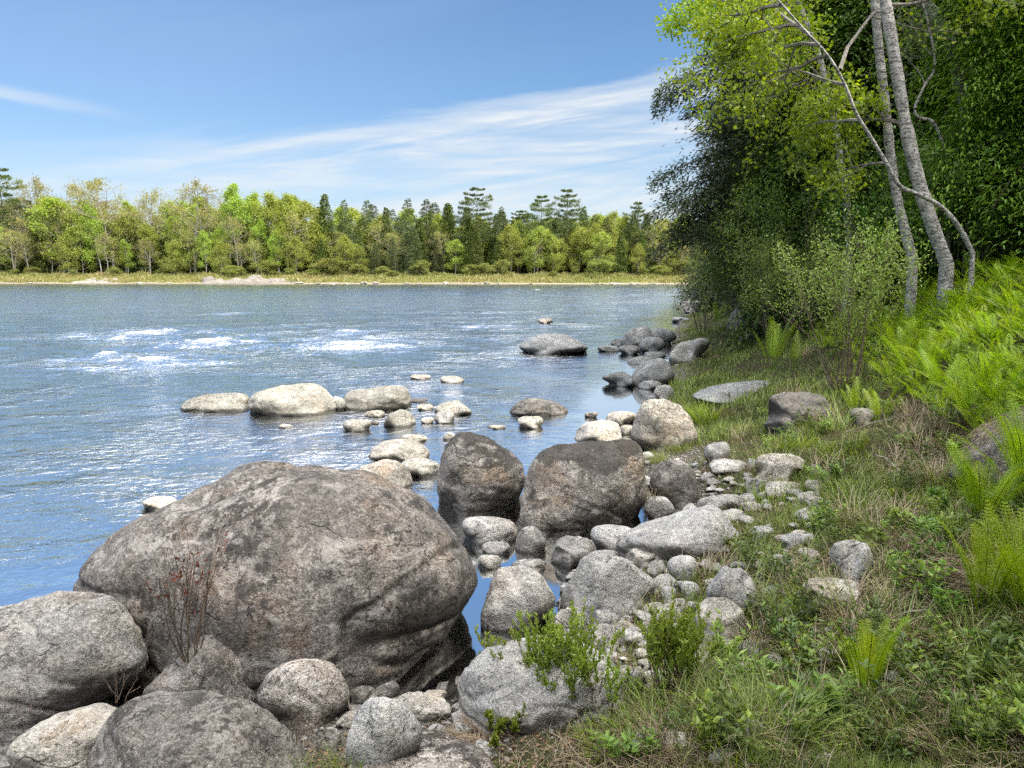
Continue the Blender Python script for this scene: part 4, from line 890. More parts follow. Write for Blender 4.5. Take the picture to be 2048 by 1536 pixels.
birch('birch_tree', 'straight grey birch trunk, left of the two tall leaning ones', [(1826, 520), (1810, 460), (1795, 400), (1782, 320), (1772, 220), (1760, 120), (1750, 0), (1750, -120), (1740, -260)], 11.7, .074, .058, [((1752, -100), (1500, -260), 1, .05), ((1760, -60), (1900, -250), 1, .05)], 411, 0, L_BRIGHT, 6)
birch('birch_tree', 'thick pale-blotched birch trunk leaning left, tallest of the clump', [(1893, 527), (1868, 460), (1842, 380), (1822, 300), (1806, 220), (1790, 120), (1770, 0), (1755, -120), (1745, -280)], 11.2, .10, .072,
      [((1808, 248), (1670, 208), 1.0, .035), ((1765, -30), (1560, -130), 1.1, .05), ((1772, 10), (1950, -60), .8, .03)], 412, 0, L_BRIGHT, 5)
birch('birch_tree', 'thin arching birch trunk bending left over the shrubs', [(1945, 505), (1918, 455), (1884, 415), (1840, 390), (1800, 372), (1772, 325), (1742, 275), (1712, 225), (1690, 170), (1655, 110), (1600, 50), (1530, -30)], 10.9, .036, .011,
      [((1690, 170), (1560, 110), 1.3, .03), ((1655, 110), (1520, 60), 1.3, .03), ((1600, 50), (1480, 60), 1.2, .03), ((1720, 240), (1610, 250), 1.2, .025), ((1620, 70), (1500, -60), 1.2, .03), ((1680, 140), (1700, -20), 1.3, .03), ((1560, 10), (1450, 0), 1.1, .03), ((1640, 90), (1560, -80), 1.2, .03), ((1772, 325), (1650, 330), 1.0, .02)], 413, -.05, L_BRIGHT, 5, .075)
birch('birch_tree', 'shaded leaning trunk high in the upper right between the cedars', [(1960, 330), (1935, 230), (1912, 130), (1880, 50), (1840, -10), (1790, -90)], 13.6, .12, .09, [((1900, 95), (1800, 60), 1.2, .02), ((1912, 130), (1840, 140), 1.2, .02)], 414, 0, None)
birch('sapling_tree', 'thin bare curved sapling between the birch clump and the right cedar', [(1905, 340), (1870, 250), (1838, 235), (1830, 215), (1850, 170), (1870, 130), (1855, 40), (1835, -20)], 12.8, .03, .015, [((1850, 170), (1800, 120), 1.2, .012), ((1862, 110), (1800, 60), 1.2, .012), ((1870, 130), (1930, 60), 1.2, .012)], 415, 0, L_MIDG, 1)
# the leafy branches that hang in from the top, river side
birch('birch_tree', 'spring-green birch crown hanging over the hemlock at the river edge', [(1700, 470), (1690, 380), (1670, 250), (1640, 120), (1600, 10), (1570, -100)], 14.5, .08, .04,
      [((1640, 120), (1540, 60), 1.1, .03), ((1620, 60), (1500, 10), 1.1, .03), ((1600, 10), (1500, -30), 1.0, .03), ((1650, 160), (1550, 120), 1.1, .03), ((1600, 10), (1500, -90), 1.2, .03), ((1440, 30), (1375, 60), 1.0, .008)], 416, 0, L_BRIGHT, 6, .085)
L_WLT = leafmat('pale_willow_leaves', (.16, .24, .07), (.38, .48, .16), .4)
def bush(name, label, pos, H, n, spread, leafm, leaf, per, seed, cat='shrub', r=.014, jit=.035, levels=1, kids=6, bark=None, up=None, narrow=.5, trop=.12, group=None, wob=.1, lowfrom=.3, droop=0.0, sparse=1.0):
    rng = np.random.default_rng(seed); sb = MB(); tips = []
    for j in range(n):
        th = j * 2.4 + rng.normal() * .3; q = spread * math.sqrt((j + .5) / n)
        d = np.array([math.cos(th) * q, math.sin(th) * q, 1])
        grow(rng, sb, (math.cos(th) * .06 * H, math.sin(th) * .06 * H, -.05), d, H * rng.uniform(.7, 1.08), r * rng.uniform(.7, 1.2), levels, .55, trop, kids, wob, 4, tips, 6, .5, lowfrom, .0018)
    o = empty(name, pos); sb.build('stems', bark or TWIG, o)
    cb = MB(); tips = [t for t in tips if rng.random() < sparse]; leaf_on(rng, cb, tips, per, leaf, leaf * narrow, jit, droop, up=up); cb.build('foliage', leafm, o)
    tag(o, label, cat, group); return o
def gpos(px, py, sink=.02): g = hit(px, py, -5); return (g[0], g[1], g[2] - sink)
bush('willow_shrub', 'tall airy willow shrub with many thin dark stems in the middle of the bank', gpos(1690, 785), 1.75, 18, .42, L_WILL, .042, 3, 501, levels=2, kids=4, r=.010, jit=.05, lowfrom=.42)
bush('willow_shrub', 'grey-green willow shrub behind the tall airy one, beside the bank boulder', gpos(1555, 700), 2.1, 14, .5, L_WILL, .048, 5, 502, levels=2, kids=4, r=.010, jit=.06)
bush('alder_shrub', 'dark leafy alder shrub between the hemlock and the willows', gpos(1500, 668), 2.6, 18, .5, L_MIDG, .07, 6, 503, levels=2, kids=4, r=.014, jit=.09)
bush('alder_shrub', 'leafy shrub rising in front of the dark cedars', gpos(1660, 650), 3.0, 18, .5, L_MIDG, .075, 5, 504, levels=2, kids=4, r=.014, jit=.1)
bush('willow_shrub', 'small round-leaved willow at the water on the bank point, fern at its foot', gpos(1405, 668), 2.3, 12, .5, L_WLT, .07, 2, 505, levels=2, kids=3, r=.012, jit=.07)
bush('maple_sapling', 'pale green sapling with thin upright stem before the dark cedars', gpos(1490, 690), 3.9, 3, .2, L_BRIGHT, .09, 2, 506, levels=1, kids=6, r=.016, jit=.1)
bush('undergrowth_shrub', 'broad green undergrowth right of the birch trunks', stand(1930, 13), 2.2, 16, .7, L_MIDG, .09, 7, 507, levels=2, kids=4, jit=.12)
bush('undergrowth_shrub', 'green undergrowth between the birch trunks and the ferns', stand(1790, 14.5), 1.6, 14, .8, L_MIDG, .09, 6, 508, levels=2, kids=4, jit=.12)
bush('undergrowth_shrub', 'low leafy growth at the far right behind the fern slope', stand(2050, 12.5), 1.6, 14, .8, L_MIDG, .09, 6, 509, levels=2, kids=4, jit=.12)
# ---------------------------------------------------------------- ferns
L_FERN = leafmat('fern_fronds', (.13, .23, .008), (.39, .54, .022), .45, (1.1, 1.15, .4), .25)
L_FERN2 = leafmat('young_fern_fronds', (.24, .36, .012), (.40, .52, .02), .45, (1.1, 1.15, .4), .2)
STALK = leafmat('fern_stalks', (.16, .22, .03), (.25, .32, .05), .1)
def frond(rng, mb, base, az, L, lean, lobes, npin=22, wid=.26, a=.5, curl=.9, naked=.28):
    t = np.linspace(0, 1, 16); ang = lean + curl * t ** 1.6
    dx = np.cumsum(np.sin(ang)) / 16 * L; dz = np.cumsum(np.cos(ang)) / 16 * L
    hd = np.array([math.cos(az), math.sin(az), 0]); lat = np.array([-math.sin(az), math.cos(az), 0])
    P = np.asarray(base, float) + hd * dx[:, None] + np.array([0, 0, 1.0]) * dz[:, None]
    mb.tube(P, np.linspace(.0035, .001, 16), 3, .15)
    tp = np.linspace(naked, .985, npin); C = np.stack([np.interp(tp, t, P[:, q]) for q in range(3)], 1)
    T = np.gradient(C, axis=0); T /= np.linalg.norm(T, axis=1, keepdims=True)
    N = np.cross(T, lat); N /= np.linalg.norm(N, axis=1, keepdims=True)
    u = (tp - naked) / (1 - naked); prof = np.minimum(1, (u * 3 + .45)) * np.sqrt(np.clip(1 - u ** 2.2, .02, 1)); pl = wid * L * .5 * prof
    for sgn in (-1, 1):
        D = lat * sgn + T * .35 - N * .0 + np.array([0, 0, -.12]); D = D / np.linalg.norm(D, axis=1, keepdims=True)
        if lobes:
            m = 7; q = np.linspace(.08, .95, m)
            for s2 in (-1, 1):
                CC = (C[:, None] + D[:, None] * (pl[:, None] * q[None])[..., None]).reshape(-1, 3)
                ll = (L * (1 - naked) / npin * .42 * (1.15 - .8 * q)[None] * (prof[:, None] * .5 + .5)).reshape(-1)
                DD = (T[:, None] * s2 * .9 + D[:, None] * .55 + 0 * q[None, :, None]).reshape(-1, 3)
                mb.leaves(CC, DD, ll * 1.5, ll * 1.0, rng, np.clip(a + rng.normal(size=len(CC)) * .15, 0, 1), up=np.repeat(N, m, 0) * 6, fold=.05)
        else:
            mb.leaves(C, D, pl, np.full(npin, L * (1 - naked) / npin * .68), rng, np.clip(a + rng.normal(size=npin) * .12, 0, 1), up=N * 6, fold=.04)
def fern_proto(seed, nf, L, lobes, lean0=.12, lean1=.5, curl=.8, npin=22, mat=None, wid=.26):
    rng = np.random.default_rng(seed); fr = []
    for j in range(nf):
        mb = MB(); az = j * 2 * math.pi / nf + rng.normal() * .35
        frond(rng, mb, (math.cos(az) * .03, math.sin(az) * .03, -.02), az, L * rng.uniform(.75, 1.1), rng.uniform(lean0, lean1), lobes, npin, wid, rng.uniform(.2, .9), curl * rng.uniform(.6, 1.2))
        fr.append(mb.mesh('frond', mat or L_FERN))
    return fr
def merged(fr_seed, nf, L, lean0, lean1, curl, mat, npin=20):
    rng = np.random.default_rng(fr_seed); mb = MB()
    for j in range(nf):
        az = j * 2 * math.pi / nf + rng.normal() * .35
        frond(rng, mb, (math.cos(az) * .03, math.sin(az) * .03, -.02), az, L * rng.uniform(.75, 1.1), rng.uniform(lean0, lean1), False, npin, .27, rng.uniform(.1, 1), curl * rng.uniform(.6, 1.2))
    return mb.mesh('fern', mat)
FM = [merged(600 + k, 9, .72, .15, .8, 1.0, L_FERN) for k in range(5)]
def put_fern(x, y, s, rng, label, grp):
    o = link('fern', FM[int(rng.integers(5))], None, (x, y, h1(x, y) - .02)); o.rotation_euler = (rng.normal() * .08, rng.normal() * .08, rng.uniform(0, 6.28)); o.scale = (s, s, s * rng.uniform(.85, 1.1)); tag(o, label, 'fern', grp)
def ferns():
    rng = np.random.default_rng(61); n = 0; tries = 0; got = []
    while n < 283 and tries < 6000:
        tries += 1
        px, py = rng.uniform(1560, 2150), rng.uniform(505, 940)
        g = hit(px, py, -5); x, y = g[0], g[1]
        if y > 16: continue
        # the fern slope: its lower edge runs down to the right
        edge = np.interp(px, [1540, 1650, 1750, 1850, 1950, 2048, 2120], [610, 690, 750, 810, 860, 910, 930])
        if py > edge + 25 * rng.random(): continue
        if any((x - a) ** 2 + (y - b) ** 2 < (.08 + .0085 * y) ** 2 for a, b in got): continue
        got.append((x, y)); s = rng.uniform(.48, .78) * (.75 if py > edge - 60 else 1)
        put_fern(x, y, s, rng, 'bright green fern of the dense patch on the slope under the birches', 'ferns of the slope patch'); n += 1
    # single ferns of the foreground, frond by frond
    def single(px, py, s, label, seed, nf=6, L=.5, lean=(.03, .3), curl=.5, mat=L_FERN2, npin=22):
        p = gpos(px, py); o = empty('fern', p, seed * .7); tag(o, label, 'fern')
        for me in fern_proto(seed, nf, L, True, lean[0], lean[1], curl, npin, mat): link('frond', me, o)
    single(1732, 1395, 1, 'slim upright yellow-green fern standing alone at the bottom, tips curled', 711, 10, .42, (.02, .2), .55)
    single(1968, 1225, 1, 'tall pale fern right of the leafy patch, lower right', 712, 13, .50, (.02, .25), .5)
    single(2050, 1240, 1, 'yellow-green fern at the right edge below the tall pale fern', 713, 14, .55, (.05, .35), .5)
    single(1960, 1060, 1, 'broad fern in front of the needle-matted boulder', 714, 15, .62, (.05, .45), .6, L_FERN)
    single(2050, 1000, 1, 'dense green fern at the right edge by the needle-matted boulder', 715, 15, .7, (.05, .5), .7, L_FERN)
    single(1545, 745, 1, 'bright lone fern on the grassy bank left of the tall shrub', 716, 8, 1.0, (.03, .35), .5, L_FERN)
    single(1590, 738, 1, 'smaller fern just right of the bright lone fern', 717, 6, .7, (.05, .4), .5, L_FERN)
    single(1712, 830, 1, 'small fern at the foot of the tall shrub', 718, 6, .45, (.05, .4), .5)
    single(1760, 850, 1, 'small fern right of the one at the foot of the tall shrub', 719, 6, .45, (.05, .4), .5)
    single(1835, 780, 1, 'tall fern at the lower left of the fern slope', 720, 7, .75, (.05, .4), .5, L_FERN)
    single(1945, 850, 1, 'large fern above the needle-matted boulder', 721, 8, .75, (.05, .45), .6, L_FERN)
    single(1880, 800, 1, 'fern in front of the slope patch, between two larger ones', 722, 7, .6, (.05, .45), .6, L_FERN)
    single(1435, 660, 1, 'bright fern under the small willow on the bank point', 723, 7, 1.1, (.03, .3), .4, L_FERN)
    single(1690, 700, 1, 'green fern behind the stems of the tall shrub', 724, 7, .7, (.05, .45), .6, L_FERN)
    single(1800, 730, 1, 'green fern right behind the tall shrub', 725, 7, .7, (.05, .45), .6, L_FERN)
ferns()
# ---------------------------------------------------------------- small leafy plants
def sprigs(name, label, px, py, H, n, spread, seed, leafm=L_GALE, leaf=.032, cat='shrub', twigs=14):
    """bush whose leaves stand up in tufts at the ends of bare brown twigs"""
    rng = np.random.default_rng(seed); p = gpos(px, py); sb = MB(); cb = MB(); o = empty(name, p)
    tips = []
    for j in range(n):
        th = rng.uniform(0, 6.28); q = spread * rng.random() ** .6
        grow(rng, sb, rng.normal(size=3) * [.05, .05, 0], (math.cos(th) * q, math.sin(th) * q, 1), H * rng.uniform(.6, 1), .004, 1, .5, .25, 4, .12, 4, tips, 5, .45, .45, .0012)
    ends = tips
    C = np.array([t[0] for t in ends]); D = np.array([t[1] for t in ends]); keep = C[:, 2] > H * .35; C, D = C[keep], D[keep]
    per = 5; m = len(C) * per; CC = np.repeat(C, per, 0) + np.repeat(D, per, 0) * rng.uniform(-.012, .012, m)[:, None]
    DD = np.repeat(D, per, 0) * .55 + rng.normal(size=(m, 3)) * .45 + [0, 0, .55]
    cb.leaves(CC, DD, leaf * rng.uniform(.6, 1.2, m), leaf * .3, rng, np.clip(rng.random(m) * .6 + (CC[:, 2] / H) * .35, 0, 1))
    sb.build('stems', TWIG, o); cb.build('foliage', leafm, o); tag(o, label, cat); return o
sprigs('gale_bush', 'green leafy bush with upright sprigs in front of the blue grey boulder', 1130, 1430, .44, 40, .8, 801)
sprigs('gale_bush', 'smaller left sprig of the leafy bush, overlapping the blue grey boulder', 1010, 1420, .33, 16, .5, 802)
sprigs('gale_bush', 'right hand leafy bush beside the pale leaning rock', 1350, 1400, .42, 34, .45, 803)
sprigs('gale_bush', 'single upright leafy sprigs right of the big leafy bush', 1235, 1450, .28, 5, .5, 804)
sprigs('gale_bush', 'tiny leafy sprig at the foot of the blue grey boulder', 1010, 1480, .14, 6, .8, 805)
bush('red_sapling', 'small sapling with dark red leaves growing between the left boulders', at(378, 1300, 3.62), .54, 15, .4, L_RED, .032, 1, 811, 'sapling', .005, .012, 1, 3, lowfrom=.5, sparse=.3)
def herb(px, py, H, seed, label, leaf=.06, n=7, mat=L_MIDG, group=None, name='leafy_plant', per=3, narrow=.3):
    rng = np.random.default_rng(seed); p = gpos(px, py); o = empty(name, p); sb = MB(); cb = MB()
    for j in range(n):
        th = rng.uniform(0, 6.28); d = np.array([math.cos(th) * .3, math.sin(th) * .3, 1]); P = [rng.normal(size=3) * [.04, .04, 0]]
        for i in range(7): d = unit(d + rng.normal(size=3) * .08); P.append(P[-1] + d * H / 7 * rng.uniform(.8, 1.1))
        P = np.array(P); sb.tube(P, np.linspace(.002, .001, 8), 3)
        for i in range(2, 8):
            m = per; a = rng.uniform(0, 6.28, m); D = np.stack([np.cos(a), np.sin(a), np.full(m, .5)], 1)
            cb.leaves(np.repeat(P[i:i + 1], m, 0), D, leaf * rng.uniform(.6, 1.1, m), leaf * narrow, rng, rng.random(m), up=(0, 0, 1))
    sb.build('stems', STALK, o); cb.build('foliage', mat, o); tag(o, label, 'plant', group); return o
HERBS = [(1830, 1175, .16, 'leafy green herb between the dead grass and the tall pale fern'), (1850, 1130, .16, 'leafy green herb just above the one beside the tall pale fern'), (1870, 1290, .14, 'broad-leaved herb right of the slim upright fern'), (1940, 1400, .13, 'leafy herb clump in the lower right corner'), (1800, 1330, .13, 'herb close to the right of the slim fern'), (1990, 1320, .14, 'herb under the fern at the right edge'), (1720, 1500, .08, 'low round-leaved herb at the bottom edge below the slim fern'), (1900, 1480, .09, 'low herb at the bottom edge, right of centre'), (1590, 1290, .14, 'grassy herb left of the slim upright fern'), (1620, 1240, .12, 'herb below the low speckled rock'), (1780, 1060, .16, 'herb above the tall shadowed rock'), (1880, 1020, .16, 'herb left of the broad fern'), (1700, 990, .14, 'small herb in the middle of the right bank'), (1560, 1350, .10, 'herb among dead leaves under the low speckled rock'), (2020, 1480, .12, 'herb in the very corner, lower right')]
for i, (px, py, H, lb) in enumerate(HERBS):
    herb(px, py, H, 830 + i, lb, .05 if i % 3 else .038, 9, L_MIDG if i % 2 else L_GALE)
L_WEED = leafmat('weed_leaves', (.06, .10, .025), (.17, .24, .05), .3)
def scatter_plants():
    """weeds and tufts in among the grass: copies of a few, each its own object"""
    rng = np.random.default_rng(70); protos = []
    for k in range(5):
        mb = MB(); r2 = np.random.default_rng(870 + k); H = (.12, .16, .10, .2, .14)[k]
        for j in range(7):
            th = r2.uniform(0, 6.28); d = np.array([math.cos(th) * .35, math.sin(th) * .35, 1]); P = [r2.normal(size=3) * [.03, .03, 0]]
            for i in range(6): d = unit(d + r2.normal(size=3) * .1); P.append(P[-1] + d * H / 6 * r2.uniform(.8, 1.1))
            P = np.array(P); mb.tube(P, np.linspace(.0018, .0009, 7), 3, .1)
            for i in range(2, 7):
                a = r2.uniform(0, 6.28, 3); D = np.stack([np.cos(a), np.sin(a), np.full(3, .5)], 1)
                mb.leaves(np.repeat(P[i:i + 1], 3, 0), D, (.045, .03, .05, .04, .03)[k] * r2.uniform(.6, 1.1, 3), (.016, .016, .009, .012, .02)[k], r2, r2.random(3), up=(0, 0, 1))
        protos.append(mb.mesh('leafy_plant', [L_WILL, L_GALE, L_WILL, L_WEED, L_WEED][k]))
    tp = []
    for k in range(4):
        mb = MB(); r2 = np.random.default_rng(880 + k)
        for j in range(60):
            th = r2.uniform(0, 6.28); r = .07 * math.sqrt(r2.random()); b = np.array([math.cos(th) * r, math.sin(th) * r, -.01]); an = r2.uniform(0, 6.28) * .4 + th * .6; lean = .15 + r2.random() * .5; L = (.14, .2, .17, .24)[k] * r2.uniform(.5, 1.15); P = [b]
            for q in range(4): P.append(P[-1] + L / 4 * np.array([math.cos(an) * math.sin(lean), math.sin(an) * math.sin(lean), math.cos(lean)])); lean = min(lean + r2.uniform(.1, .5), 2.2)
            P = np.array(P); lat = np.array([-math.sin(an), math.cos(an), 0]); wd = .0035 * np.array([1, .9, .75, .5, .1])[:, None]
            mb.add(np.stack([P - lat * wd * .5, P + lat * wd * .5], 1).reshape(-1, 3), [(0, 1, 3, 2), (2, 3, 5, 4), (4, 5, 7, 6), (6, 7, 9, 8)], r2.random())
        tp.append(mb.mesh('grass_tuft', [GRASSB, STRAW, STRAW, GRASS][k]))
    n = 0; m = 0
    for _ in range(6000):
        px, py = rng.uniform(1050, 2100), 640 + 900 * rng.random() ** .8
        g = hit(px, py, -5); s = sdist(np.array([[g[0], g[1]]]), SHORE)[0]
        if s < 1.0 or g[1] > 14: continue
        if n < 110:
            o = link('leafy_plant', protos[int(rng.integers(5))], None, (g[0], g[1], g[2] - .01)); sc_ = rng.uniform(.7, 1.4) * (1 + .05 * g[1]); n += 1
            tag(o, 'small weed growing up through the bank grass', 'plant', 'small weeds scattered on the near bank')
        elif m < 200:
            o = link('grass_tuft', tp[int(rng.integers(4))], None, (g[0], g[1], g[2] - .01)); sc_ = rng.uniform(.7, 1.4) * (1 + .05 * g[1]); m += 1
            tag(o, 'small tuft of grass standing out of the turf', 'grass tuft', 'small grass tufts scattered on the near bank')
        else: break
        o.scale = (sc_, sc_, sc_); o.rotation_euler = (0, 0, rng.uniform(0, 6.28))
def bare(px, py, H, n, seed, label, mat=None, base=None, spread=.5):
    rng = np.random.default_rng(seed); sb = MB(); tips = []
    for j in range(n):
        grow(rng, sb, rng.normal(size=3) * [.03, .03, 0], (rng.normal() * spread, rng.normal() * spread, 1), H * rng.uniform(.6, 1.05), .0022, 1, .5, .05, 2, .14, 4, tips, 6, .45, .4, .0009)
    o = sb.build('twig_cluster', mat or TWIG, None, False, base if base is not None else gpos(px, py)); tag(o, label, 'twigs'); return o
bare(860, 1425, .26, 3, 851, 'bare forked twigs rising in front of the dark pool')
bare(1500, 1310, .42, 16, 852, 'fan of bare brown twigs over the pale leaning rock', spread=.35)
bare(1330, 1530, .30, 12, 853, 'reddish bare stems at the bottom under the right bush')
bare(1640, 1010, .30, 12, 854, 'bare upright stems in the grass of the right bank', spread=.25)
bare(1230, 1180, .25, 2, 855, 'two thin twigs standing at the edge of the pool')
bare(98, 1440, .30, 1, 856, 'single thin twig against the broad left boulder', base=at(100, 1442, 3.15), spread=.15)
bare(240, 1400, .16, 5, 857, 'thin stems between the broad left boulder and the pale corner rock', base=at(235, 1405, 3.3), spread=.4)
bare(600, 1480, .2, 5, 858, 'thin stems at the foot of the round dark boulder', base=at(600, 1480, 3.0), spread=.3)
# ---------------------------------------------------------------- grass and litter
GRASS = leafmat('grass_blades', (.08, .11, .025), (.26, .34, .06), .3)
STRAW = leafmat('dry_straw', (.16, .12, .07), (.42, .34, .22), .15, (1, 1, 1))
def blades(N, rng, dens, hfun, wfun, lie, mat, name, label, tfun, kind='stuff', box=(-1.5, 9.5, 1.4, 48), bendk=.5):
    # even in the picture: sample distance so that near ground gets more blades
    y = np.exp(rng.uniform(math.log(box[2]), math.log(box[3]), N * 4)); x = rng.uniform(-.85, 1.15, N * 4) * y
    s = sdist(np.stack([x, y], 1), SHORE); px, py = proj(np.stack([x, y, np.maximum(height(x, y), 0)], 1))
    ok = (px > -60) & (px < 2800) & (s > .08) & (x < 14)
    p = dens(x, y, s, px, py); ok &= rng.random(len(x)) < p
    x, y, s = x[ok][:N], y[ok][:N], s[ok][:N]; n = len(x); z = height(x, y) - .01
    L = hfun(x, y, s, n) * rng.uniform(.5, 1.25, n); Wd = wfun(y, n); th = rng.uniform(0, 6.28, n)
    hd = np.stack([np.cos(th), np.sin(th), 0 * th], 1); lat = np.stack([-np.sin(th), np.cos(th), 0 * th], 1)
    l0 = np.abs(rng.normal(size=n)) * .25 + lie; cv = rng.uniform(.1, 1.0, n) * bendk * 2
    C = np.stack([x, y, z], 1); V = []
    pos = C.copy()
    for k in range(4):
        w = Wd * (1, .85, .55, .12)[k]
        V.append(pos - lat * w[:, None] * .5); V.append(pos + lat * w[:, None] * .5)
        ang = np.minimum(l0 + cv * (k + .5) / 3, 2.2); side = lat * (rng.normal(size=n) * .15)[:, None]
        pos = pos + (hd * np.sin(ang)[:, None] + np.array([0, 0, 1.0]) * np.cos(ang)[:, None] + side) * (L / 3)[:, None]
    V = np.stack(V, 1)
    V[..., 2] = np.maximum(V[..., 2], (z + .004)[:, None])
    F = (np.array([(0, 1, 3, 2), (2, 3, 5, 4), (4, 5, 7, 6)])[None] + (np.arange(n) * 8)[:, None, None]).reshape(-1, 4)
    t = np.repeat(np.clip(tfun(x, y, n), 0, 1), 8)
    tag(link(name, mesh_np(name, V.reshape(-1, 3), F, mat, False, {'tint': t})), label, 'grass', None, kind)
rg = np.random.default_rng(91)
def patch(x, y): return fbm(x * 1.1, y * 1.1, 21, 4) * 1.3 + .5
def shorefade(s, y): return smooth(s, .25, 1.1)
def gd(x, y, s, px, py):
    return np.clip(smooth(s, np.where(y > 9, .1, .3), np.where(y > 9, .3, 1.9)) * (.5 + .8 * smooth(patch(x, y), .35, .65)), 0, 1)
blades(215000, rg, gd, lambda x, y, s, n: .045 + .10 * smooth(patch(x, y), .4, .8) + .04 * (y > 8), lambda y, n: .0026 + y * .0007, .1, GRASS, 'grass', 'fresh green grass covering the right bank', lambda x, y, n: patch(x * 1.7, y * 1.7 + 3) * .9 + rg.normal(size=n) * .22)
blades(68000, rg, lambda x, y, s, px, py: np.clip(smooth(s, .15, .9) * (1.0 - .75 * smooth(patch(x + 7, y), .35, .7)) * np.where(py > 900, 1, .6), 0, 1), lambda x, y, s, n: .13 + 0 * x, lambda y, n: .0016 + y * .0004, .9, STRAW, 'dry_grass', 'dead straw lying over the bank', lambda x, y, n: rg.random(n), bendk=.7)
blades(7000, rg, lambda x, y, s, px, py: np.clip(smooth(s, .15, .9), 0, 1) * smooth(patch(x + 3, y + 9), .5, .7), lambda x, y, s, n: .22 + 0 * x, lambda y, n: .0018 + y * .0004, .25, STRAW, 'dry_grass', 'standing dead grass stalks on the bank', lambda x, y, n: rg.random(n), bendk=.6)
def tuft(px, py, R, H, n, mat, label, seed, tint=(.2, 1), lie=.2, base=None, w=.003, name='grass_tuft'):
    rng = np.random.default_rng(seed); p = np.array(base if base is not None else gpos(px, py), float); mb = MB()
    for j in range(n):
        th = rng.uniform(0, 6.28); r = R * math.sqrt(rng.random()); b = np.array([math.cos(th) * r, math.sin(th) * r, 0])
        b[2] = h1(p[0] + b[0], p[1] + b[1]) - p[2] if base is None else 0
        an = rng.uniform(0, 6.28) * .4 + th * .6; lean = lie + rng.random() * .5; L = H * rng.uniform(.5, 1.15); P = [b]
        for k in range(4): P.append(P[-1] + L / 4 * np.array([math.cos(an) * math.sin(lean), math.sin(an) * math.sin(lean), math.cos(lean)])); lean = min(lean + rng.uniform(.1, .55), 2.3)
        P = np.array(P); lat = np.array([-math.sin(an), math.cos(an), 0]); wd = w * np.array([1, .9, .75, .5, .1])[:, None]
        V = np.stack([P - lat * wd * .5, P + lat * wd * .5], 1).reshape(-1, 3); F = [(0, 1, 3, 2), (2, 3, 5, 4), (4, 5, 7, 6), (6, 7, 9, 8)]
        mb.add(V, F, rng.uniform(*tint))
    o = mb.build(name, mat, None, False, p); tag(o, label, 'grass tuft'); return o
GRASSB = leafmat('bright_grass', (.12, .2, .02), (.30, .42, .05), .4)
tuft(955, 1478, .10, .17, 320, STRAW, 'straw-coloured tuft spilling over the lichen-blotched boulder', 901, (.4, 1), .7)
tuft(1302, 1030, .07, .42, 130, STRAW, 'tall dry straw tuft standing against the squarish mid boulder', 902, (.5, 1), .0, w=.004)
tuft(1318, 925, .12, .25, 150, GRASSB, 'green and dry grass at the top right of the squarish boulder', 903)
tuft(1408, 845, .20, .42, 200, GRASSB, 'bright grass tuft right behind the sunlit boulder', 904, w=.007)
tuft(1395, 830, .15, .35, 120, GRASSB, 'grass blades touching the top of the sunlit boulder', 905, w=.007)
tuft(1590, 895, .22, .22, 260, GRASSB, 'bright grass tuft below the purple grey boulder', 906, w=.005)
tuft(1690, 905, .22, .2, 200, GRASSB, 'bright grass tuft right of the one below the purple boulder', 907, w=.005)
tuft(1760, 1040, .14, .2, 90, GRASSB, 'upright bluish green grass tuft above the tall shadowed rock', 908, (0, .5), w=.005)
tuft(1600, 1230, .10, .14, 130, GRASSB, 'bright short grass tuft below the low speckled rock', 909, w=.004)
tuft(1215, 1500, .12, .16, 200, GRASSB, 'fine green tuft in straw under the leafy bush', 910, w=.003)
tuft(1400, 1500, .10, .16, 90, GRASS, 'dull green tuft by the pale stone at the bottom edge', 911)
tuft(1400, 800, .3, .3, 160, GRASS, 'dull grass tuft hanging over the bank behind the sunlit boulder', 912, w=.006)
tuft(1360, 905, .15, .2, 160, GRASS, 'grass tuft at the foot of the sunlit boulder', 913, w=.004)
def straw_heap(px, py, R, n, label, seed, L=.22, w=.0028, h=.06):
    rng = np.random.default_rng(seed); p = np.array(gpos(px, py), float); mb = MB()
    for j in range(n):
        th = rng.uniform(0, 6.28); r = R * math.sqrt(rng.random()); b = np.array([math.cos(th) * r * 1.3, math.sin(th) * r, 0]); an = rng.uniform(0, 6.28)
        b[2] = h1(p[0] + b[0], p[1] + b[1]) - p[2] + rng.random() * h
        l = L * rng.uniform(.4, 1.2); q = np.linspace(-.5, .5, 6)[:, None]; cv = rng.normal() * .35
        P = b + q * l * np.array([math.cos(an), math.sin(an), rng.normal() * .25]) + (q * q) * l * cv * np.array([-math.sin(an), math.cos(an), .6])
        mb.tube(P, w * .5, 3, rng.uniform(.3, 1))
    o = mb.build('straw_heap', STRAW, None, False, p); tag(o, label, 'dead grass'); return o
scatter_plants()
straw_heap(1620, 1160, .28, 420, 'tangle of dead brown grass left of the tall shadowed rock', 921)
straw_heap(1905, 1180, .22, 380, 'arched pale dead stalks at the foot of the tall pale fern', 922, h=.12)
straw_heap(1860, 945, .3, 300, 'flattened dead grass left of the needle-matted boulder', 923)
straw_heap(1260, 1520, .25, 300, 'tangled dry straw at the bottom centre', 924)
straw_heap(1420, 1380, .2, 200, 'dry straw below the right hand leafy bush', 925)
straw_heap(2000, 1500, .25, 250, 'dead stalks in the lower right corner', 926)
